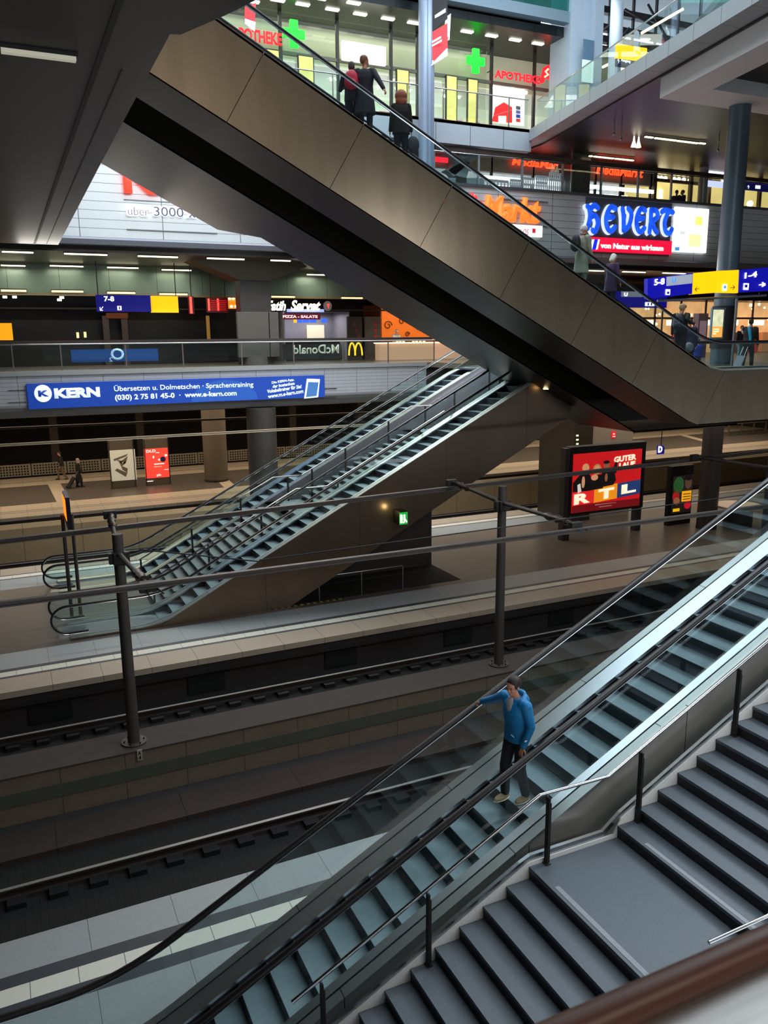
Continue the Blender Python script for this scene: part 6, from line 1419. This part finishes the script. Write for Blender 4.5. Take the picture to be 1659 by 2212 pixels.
def person(base, heading, Ht, label, top, legs, shoe, hairm, hair='short', handR=None, handL=None, stride=0, lean=0, coat=.0, look=0, vox=.018, sk=SKIN, tilt=0, female=False, group=None, shirt=None, hood=False, bulk=1.0):
    s = Ht/1.75; t = thing('person', base, label, 'person', group)
    f = Vector((cos(heading), sin(heading), 0)); l = Vector((-f.y, f.x, 0)); U_ = Vector((0, 0, 1)); o = Vector(base)
    Q = lambda a, b__, c_: o+(f*a+l*b__+U_*c_)*s
    lx = lean
    hips = Q(0, 0, .95); chest = Q(lx*.6, 0, 1.28); neck = Q(lx*.9+.0, 0, 1.48); sh = .175 if female else .195
    SR, SL = Q(lx*.85, -sh, 1.42), Q(lx*.85, sh, 1.42)
    HR = Vector(handR) if handR is not None else Q(.10+lx, -.27, .82); HL = Vector(handL) if handL is not None else Q(.08+lx, .27, .82)
    pole = -f*.8-U_*.5
    ER, HR = elbow(SR, HR, .29*s, .27*s, pole-l*.3); EL, HL = elbow(SL, HL, .29*s, .27*s, pole+l*.3)
    fR, fL = Q(stride, -.10, .08), Q(-stride, .10, .08); kR, kL = Q(stride*.75+.03, -.10, .50), Q(-stride*.3+.05, .10, .50)
    hf = (f*cos(look)+l*sin(look)); hf = (hf*cos(tilt)-U_*sin(tilt)); hc = Q(lx+.03, 0, 1.635)+hf*.01
    hup = (U_*cos(tilt)+(f*cos(look)+l*sin(look))*sin(tilt))
    # body: one continuous skin surface
    b = B(); rot = Matrix((f, l, U_)).transposed().to_4x4()
    for c_, r_ in ((hips, (.10, .15, .13)), (chest, (.10, .15, .19)), (Q(lx*.3, 0, 1.12), (.09, .13, .15))): b.ball(c_, tuple(v*s for v in r_), 3, rot)
    limb(b, [neck-U_*.08*s, neck, hc-U_*.06*s], [.06*s, .055*s, .052*s])
    for q, (S_, E_, Hd_) in ((-1, (SR, ER, HR)), (1, (SL, EL, HL))): limb(b, [chest+l*q*.08*s+U_*.1*s, S_, E_, Hd_], [.06*s, .048*s, .036*s, .025*s])
    for q, K_, F_ in ((-1, kR, fR), (1, kL, fL)): limb(b, [hips+l*q*.08*s, K_, F_], [.075*s, .052*s, .036*s])
    head(b, hc, hf, hup, s, 3)
    hand(b, HR, (HR-ER), U_*-1 if handR is not None else l, s, .75 if handR is not None else .55, 1)
    hand(b, HL, (HL-EL), U_*-1 if handL is not None else -l, s, .75 if handL is not None else .55, -1)
    lump(b, 'body', sk, t, vox if vox > .012 else .008, 2)
    # trousers
    b = B(); b.ball(hips, (.125*s, .165*s, .12*s), 3, rot)
    for q, K_, F_ in ((-1, kR, fR), (1, kL, fL)): limb(b, [hips+l*q*.085*s, K_+l*0, F_+U_*.03*s], [.098*s*bulk, .075*s, .062*s])
    lump(b, 'trousers', legs, t, vox*.9, 3)
    # jacket or coat
    b = B(); hem = .86-coat
    rr = [(hips+U_*(hem-.95)*s, .15+coat*.12, .19+coat*.12), (Q(.0, 0, .98), .142, .185), (Q(lx*.35, 0, 1.12), .132, .175), (Q(lx*.6, 0, 1.28), .142, .195), (Q(lx*.8, 0, 1.40), .118, .185), (Q(lx*.9, 0, 1.47), .08, .105)]
    seg = 20; R = []
    for c_, rx, ry in rr: R.append([b.b.verts.new(c_+f*rx*s*bulk*cos(2*pi*k/seg)+l*ry*s*bulk*sin(2*pi*k/seg)) for k in range(seg)])
    for A, C in zip(R, R[1:]):
        for k in range(seg): b.b.faces.new((A[k], A[(k+1) % seg], C[(k+1) % seg], C[k]))
    b.b.faces.new(R[0][::-1]); b.b.faces.new(R[-1])
    for q, (S_, E_, Hd_) in ((-1, (SR, ER, HR)), (1, (SL, EL, HL))):
        e2 = (Hd_-E_).normalized(); limb(b, [S_-l*q*.05*s, S_, E_, Hd_-e2*.012*s], [.085*s, .078*s, .060*s, .046*s], 14)
    if hood:
        b.sweep([Q(lx+.09*cos(a)-.035, .115*sin(a), 1.475+.035*cos(a+pi)) for a in [2*pi*k/16 for k in range(16)]], .036*s, 10, closed=True); b.ball(Q(lx-.13, 0, 1.43), (.06*s, .12*s, .075*s), 3, rot)
    lump(b, 'jacket', top, t, vox*.85, 3)
    if shirt: 
        b = B(); b.ball(Q(lx*.8+.084, 0, 1.385), (.055*s, .062*s, .115*s), 3, rot); b.ball(Q(lx*.9+.02, 0, 1.455), (.07*s, .075*s, .03*s), 3, rot); b.build('shirt', shirt, t, True)
    # shoes
    for F_ in (fR, fL):
        b = B(); b.ball(F_+f*.055*s-U_*.035*s, (.135*s, .048*s, .042*s), 3, rot); b.ball(F_-f*.01*s-U_*.0*s, (.06*s, .044*s, .055*s), 3, rot)
        so = lump(b, 'shoe', shoe, t, .012, 2)
        b = B(); b.ball(F_+f*.055*s-U_*.068*s, (.14*s, .051*s, .012*s), 2, rot); b.build('sole', mat('pale_sole' if shoe.name == 'tan_suede' else 'dark_sole', (200, 190, 170) if shoe.name == 'tan_suede' else (24, 22, 22), .7), so, True)
    # hair
    M = Matrix((hf, hf.cross(hup), hup)).transposed().to_4x4(); b = B(); rs = hf.cross(hup).normalized()
    b.ball(hc+(hup*.060-hf*.026)*s, (.100*s, .083*s, .078*s), 3, M); b.ball(hc+(hup*.020-hf*.062)*s, (.062*s, .078*s, .078*s), 3, M)
    if hair == 'bob':
        b.ball(hc+(-hf*.035)*s, (.085*s, .098*s, .10*s), 3, M); b.ball(hc+(-hup*.06-hf*.045)*s, (.07*s, .10*s, .085*s), 3, M)
    if hair == 'big': b.ball(hc+(hup*.02-hf*.04)*s, (.14*s, .15*s, .15*s), 3, M); b.ball(hc+(-hup*.10-hf*.07)*s, (.10*s, .14*s, .12*s), 3, M)
    if hair == 'cap': b.sweep([hc+(hup*.055+hf*.05)*s, hc+(hup*.045+hf*.15)*s], [.07*s, .055*s], 12)
    if hair == 'scarf': b.ball(hc+(-hup*.03-hf*.02)*s, (.10*s, .10*s, .12*s), 3, M); b.ball(hc+(-hup*.14)*s, (.11*s, .14*s, .08*s), 3, M)
    if hair == 'short':
        for q in (-1, 1): b.ball(hc+(hup*.02+hf*.0)*s+rs*q*.066*s, (.045*s, .016*s, .045*s), 2, M)
    lump(b, 'hair' if hair not in ('cap', 'scarf') else hair_name(hair), hairm, t, .012 if vox < .015 else .016, 2)
    return t, dict(f=f, l=l, o=o, s=s, hc=hc, Q=Q, hf=hf, hup=hup, HR=HR, HL=HL, chest=chest)
def hair_name(h): return {'cap': 'cap', 'scarf': 'head_scarf'}[h]
def backpack(info, label, m, w_=.30, h=.46, z=1.05, side=0, strap=None):
    Q, f, l, s = info['Q'], info['f'], info['l'], info['s']; c = Q(-.25, side, z+h/2)
    t = thing('backpack', Q(-.25, side, z), label, 'backpack'); rot = Matrix((f, l, Vector((0, 0, 1)))).transposed().to_4x4()
    b = B(); b.ball(c, (.12*s, w_/2*s, h/2*s), 3, rot); b.ball(c-Vector((0, 0, .06*s)), (.13*s, w_/2*1.04*s, h*.36*s), 3, rot); lump(b, 'bag_body', m, t, .018, 3)
    b = B(); b.ball(Q(-.35, side, z+h*.32), (.05*s, w_*.36*s, h*.2*s), 3, rot); b.build('front_pocket', m, t, True)
    for q in (-1, 1): B().sweep([Q(-.17, q*.10+side*.6, z+h*.95), Q(-.06, q*.12, 1.505), Q(.10, q*.125, 1.44), Q(.155, q*.135, 1.30), Q(.10, q*.17, 1.12)], .014*s, 6).build('strap', strap or m, t, True)
    return t
step_z = lambda x: -8.54+T*(.78+.35*math.floor((x-.78)/.35))
# --- the man in blue on the nearest escalator
BLUEJ = mat('petrol_blue_jacket', (12, 118, 176), .5, noise=.12, scale=14, bump=.25, bscale=26)
BLACKT = mat('black_trousers', (20, 18, 22), .8, noise=.2)
HAIRB = mat('dark_brown_hair', (34, 22, 20), .6, noise=.4, scale=60)
TAN = mat('tan_suede', (176, 144, 108), .7, noise=.1)
mx, my = 5.40, 7.74
mz = step_z(5.43)
hr = Vector((5.28, 8.46, at(1034, 1519, Y=8.51).z+.04))
t, I = person((mx, my, mz), radians(190), 1.70, 'man in a petrol blue hooded jacket and black trousers riding the nearest escalator', BLUEJ, BLACKT, TAN, HAIRB,
    handR=hr, handL=(5.33, 7.50, mz+.87), stride=.09, lean=.05, look=radians(6), tilt=radians(13), vox=.012, shirt=mat('pale_grey_shirt', (150, 148, 150), .8), hood=True, coat=-.02)
Q = I['Q']
for q in (-1, 1):   # eyes, brows and pocket mark
    r_ = I['hf'].cross(I['hup']).normalized(); c_ = I['hc']+I['hf']*.078*I['s']+r_*q*.031*I['s']+I['hup']*.003
    B().ball(c_, .010, 2).build('eye', mat('eye_white', (96, 76, 68), .4), t, True); B().ball(c_+I['hf']*.007, .005, 2).build('iris', BLACK, t, True)
    B().sweep([c_+r_*-.018+I['hup']*.020, c_+I['hup']*.025+I['hf']*.004, c_+r_*.018+I['hup']*.020], .0035, 6).build('eyebrow', HAIRB, t, True)
B().sweep([Q(.10, .02, .92), Q(.145, .03, 1.05), Q(.15, .035, 1.22)], .004, 6).build('zip', mat('zip_navy', (10, 50, 84), .5), t, True)
B().ball(Vector((5.33, 7.45, mz+.97)), (.022, .006, .013), 2).build('cuff_badge', WHITEP, t)
B().sweep([Q(.150, .05, 1.00), Q(.148, .10, .985)], .006, 6).build('pocket_flash', WHITEP, t)
# --- riders on the bronze escalator
sz = lambda x: 8.66-T*x
def rider(px, py, Ht, heading, label, *a, Y=18.72, **k):
    h = at(px, py, Y=Y); base = Vector((h.x, Y, h.z-Ht)); return person(base, heading, Ht, label, *a, **k)
NAVY = mat('navy_coat', (30, 30, 42), .8, noise=.2); NAVYJ = mat('dark_jeans', (26, 30, 48), .8, noise=.2); BROWN = mat('auburn_hair', (124, 82, 52), .6, noise=.3, scale=40)
t, I = rider(787, 120, 1.84, radians(62), 'tall man in a long navy coat, highest rider on the bronze escalator', NAVY, NAVYJ, BLACK, BROWN, coat=.32, look=radians(-50), handR=(at(836, 203, Y=18.15).x, 18.15, at(836, 203, Y=18.15).z), bulk=1.06)
t, I = rider(759, 134, 1.70, radians(66), 'person in dark clothes with a red and white backpack beside the tall man in navy', NAVY, NAVYJ, BLACK, mat('grey_cap', (84, 72, 76), .7), Y=19.0, handL=(at(742, 190, Y=19.35).x, 19.35, at(742, 190, Y=19.35).z), vox=.02)
backpack(I, 'red and white backpack worn by the person beside the tall man in navy', mat('red_backpack', (196, 34, 60), .6, noise=.2), strap=WHITEP, w_=.34)
t, I = rider(866, 198, 1.72, radians(70), 'woman with a mop of reddish hair and a black jacket on the bronze escalator', mat('black_jacket', (26, 22, 22), .85, noise=.3), NAVYJ, BLACK, mat('copper_hair', (150, 84, 58), .6, noise=.6, scale=50), hair='big', female=True, coat=.08, bulk=1.12)
q_ = I['Q'](.0, -.30, .55); o = B().ball(q_, (.16, .08, .20), 3).build('handbag', mat('grey_bag', (54, 52, 60), .7)); tag(o, 'dark grey handbag at the side of the red-haired woman', 'bag')
BEIGE = mat('sage_beige_coat', (150, 154, 136), .8, noise=.15, scale=6, bump=.1)
t, I = rider(1259, 487, 1.77, radians(8), 'elderly white-haired man in a long beige-green coat on the bronze escalator', BEIGE, mat('beige_trousers', (134, 136, 120), .8), BLACK, mat('white_hair', (226, 224, 226), .7, noise=.1, scale=50), coat=.36, look=radians(-18), tilt=radians(14), sk=SKINP, lean=.03)
backpack(I, 'small black backpack on the elderly man in the beige-green coat', mat('black_backpack', (26, 30, 38), .6, noise=.3), w_=.30, h=.48, strap=mat('dark_strap', (60, 44, 40), .7))
t, I = rider(1322, 549, 1.62, radians(10), 'elderly woman with a white bob and a dark purple coat on the bronze escalator', mat('dark_purple_coat', (58, 34, 70), .8, noise=.15), BLACKT, BLACK, mat('white_bob_hair', (232, 232, 224), .7, noise=.1, scale=50), hair='bob', female=True, coat=.22, look=radians(-10), tilt=radians(25), handR=(at(1344, 634, Y=18.3).x, 18.3, at(1344, 634, Y=18.3).z), sk=SKINP, lean=.05)
t, I = rider(1474, 657, 1.74, radians(30), 'man in a beige cap and black jacket near the foot of the bronze escalator', mat('black_jacket', (26, 22, 22), .85), BLACKT, BLACK, mat('beige_cap', (170, 146, 110), .7), hair='cap', look=radians(-20), handR=(at(1500, 700, Y=18.2).x, 18.2, at(1500, 700, Y=18.2).z), bulk=1.1)
backpack(I, 'navy backpack with yellow-green piping on the man in the beige cap', mat('navy_backpack', (24, 34, 52), .6, noise=.3), w_=.36, h=.52, z=.95, strap=mat('piping_yellow', (170, 180, 60), .6))
t, I = rider(1492, 689, 1.62, radians(60), 'person in a navy quilted jacket at the foot of the escalator beside the child', mat('navy_quilt', (30, 34, 62), .7, noise=.3), BLACKT, BLACK, HAIRB, Y=19.2, female=True, coat=.05, bulk=1.2)
o = B().ball(I['Q'](-.2, .05, .82), (.16, .12, .16), 3).build('shopping_bag', mat('checked_bag', (120, 128, 130), .7, noise=.9, scale=9)); tag(o, 'grey and white checked bag carried by the person in the quilted jacket', 'bag')
b_ = at(1505, 792, Y=19.9); hd = at(1508, 733, Y=19.9)
person((b_.x, 19.9, ZL), radians(70), hd.z-ZL, 'small child in a bright blue jacket on the landing by the foot of the escalator', mat('bright_blue_jacket', (24, 50, 170), .6, noise=.15), mat('blue_trousers', (30, 60, 130), .7), BLACK, HAIRB, bulk=1.35, female=True)
b_ = at(1612, 800, Z=ZL)
t, I = person(b_, radians(28), 1.74, 'man in dark jacket with turquoise scarf pulling a trolley case at the right edge', mat('black_jacket', (26, 22, 22), .85), BLACKT, BLACK, HAIRB, stride=.20, lean=.10, handR=None, handL=tuple(at(1648, 742, Y=b_.y)), look=radians(10), bulk=1.08)
b = B(); Q = I['Q']; b.sweep([Q(-.12, .0, 1.48), Q(-.16, -.05, 1.3), Q(-.15, -.08, 1.1), Q(-.13, -.08, .90)], [.05, .055, .045, .04], 10); o = b.build('turquoise_scarf', mat('turquoise_cloth', (30, 160, 200), .6, noise=.1), t, True)
def trolley(c, h, ang, label, m, tiltb=.5, hl=None):
    f = Vector((cos(ang), sin(ang), 0)); u = (Vector((0, 0, 1))*cos(tiltb)+f*sin(tiltb)); l = u.cross(f).normalized(); n = l.cross(u)
    t = thing('trolley_case', c, label, 'suitcase'); c = Vector(c)+Vector((0, 0, .05)); rot = Matrix((n, l, u)).transposed().to_4x4()
    b = B(); w_, d_ = h*.36, h*.22
    P_ = [c+n*a+l*b__+u*z for z in (0.02, h) for a, b__ in ((-d_/2, -w_/1.4), (d_/2, -w_/1.4), (d_/2, w_/1.4), (-d_/2, w_/1.4))]
    b.hexa(P_).build('case_body', m, t, bevel=.03)
    for q in (-1, 1): 
        B().sweep([c+l*q*w_*.5+n*-d_*.4-l*.02, c+l*q*w_*.5+n*-d_*.4+l*.02], .045, 12).build('wheel', BLACK, t, True)
        B().sweep([c+l*q*w_*.35+u*h, c+l*q*w_*.35+u*(h+.42)], .010, 6).build('handle_tube', STEEL, t, True)
    B().sweep([c+l*-w_*.36+u*(h+.42), c+l*w_*.36+u*(h+.42)], .016, 8).build('grip', BLACK, t, True)
    return t
b2_ = at(1590, 803, Z=ZL)
trolley((b2_.x, b2_.y, ZL), .58, radians(20), 'grey trolley case with a white tag pulled along at the right edge', mat('grey_case', (122, 122, 132), .5), .7)
b_ = at(1597, 779, Z=ZL)
person(b_, radians(250), 1.64, 'woman in a black jacket and light blue jeans walking toward the escalator, behind the post', mat('black_jacket', (26, 22, 22), .85), mat('light_jeans', (110, 160, 170), .8), WHITEP, HAIRB, female=True, stride=.08, sk=SKINP, shirt=WHITEP)
# --- people on the far platform
b_ = at(172, 1052, Z=ZP)
t, I = person(b_, radians(8), 1.68, 'person in a black robe and pale head scarf on the far platform', mat('black_robe', (16, 14, 16), .9), BLACKT, BLACK, mat('pale_scarf', (140, 124, 116), .8), hair='scarf', coat=.55, female=True, stride=.12)
s_ = at(147, 1056, Z=ZP); trolley((s_.x, s_.y, ZP), .72, radians(10), 'dark suitcase trailing behind the robed person on the far platform', mat('charcoal_case', (24, 24, 26), .6), .6)
o = B().ball(I['Q'](.16, .1, 1.0), (.10, .16, .24), 3).build('shoulder_bag', mat('black_bag', (20, 18, 20), .7)); tag(o, 'black bag carried in front by the robed person on the far platform', 'bag')
b_ = at(136, 1036, Z=ZP)
person(b_, radians(180), 1.74, 'man in a dark jacket and khaki trousers walking left on the far platform', mat('black_jacket', (26, 22, 22), .85), mat('khaki_trousers', (96, 80, 56), .8), mat('brown_shoes', (60, 44, 34), .7), HAIRB, stride=.24, handR=tuple(at(124, 998, Y=b_.y)), lean=.05)
# --- cook and two silhouettes
h = at(856, 712, Y=43.6)
person((h.x, 43.6, ZL), radians(270), h.z-ZL, 'cook in white with a white cap behind the lit counter of the orange cafe', mat('cook_white', (232, 226, 222), .7), WHITEP, BLACK, WHITEP, hair='cap', sk=SKINP)
for px, hd_, lab in ((1462, 20, 'left of two dark figures talking before the warm upper cafe'), (1476, 160, 'right of two dark figures talking before the warm upper cafe')):
    h = at(px, 411, Y=38.2)
    person((h.x, 38.2, 6.45), radians(hd_), max(1.5, h.z-6.45), lab, mat('silhouette_coat', (30, 20, 20), .9), BLACKT, BLACK, HAIRB, vox=.022)
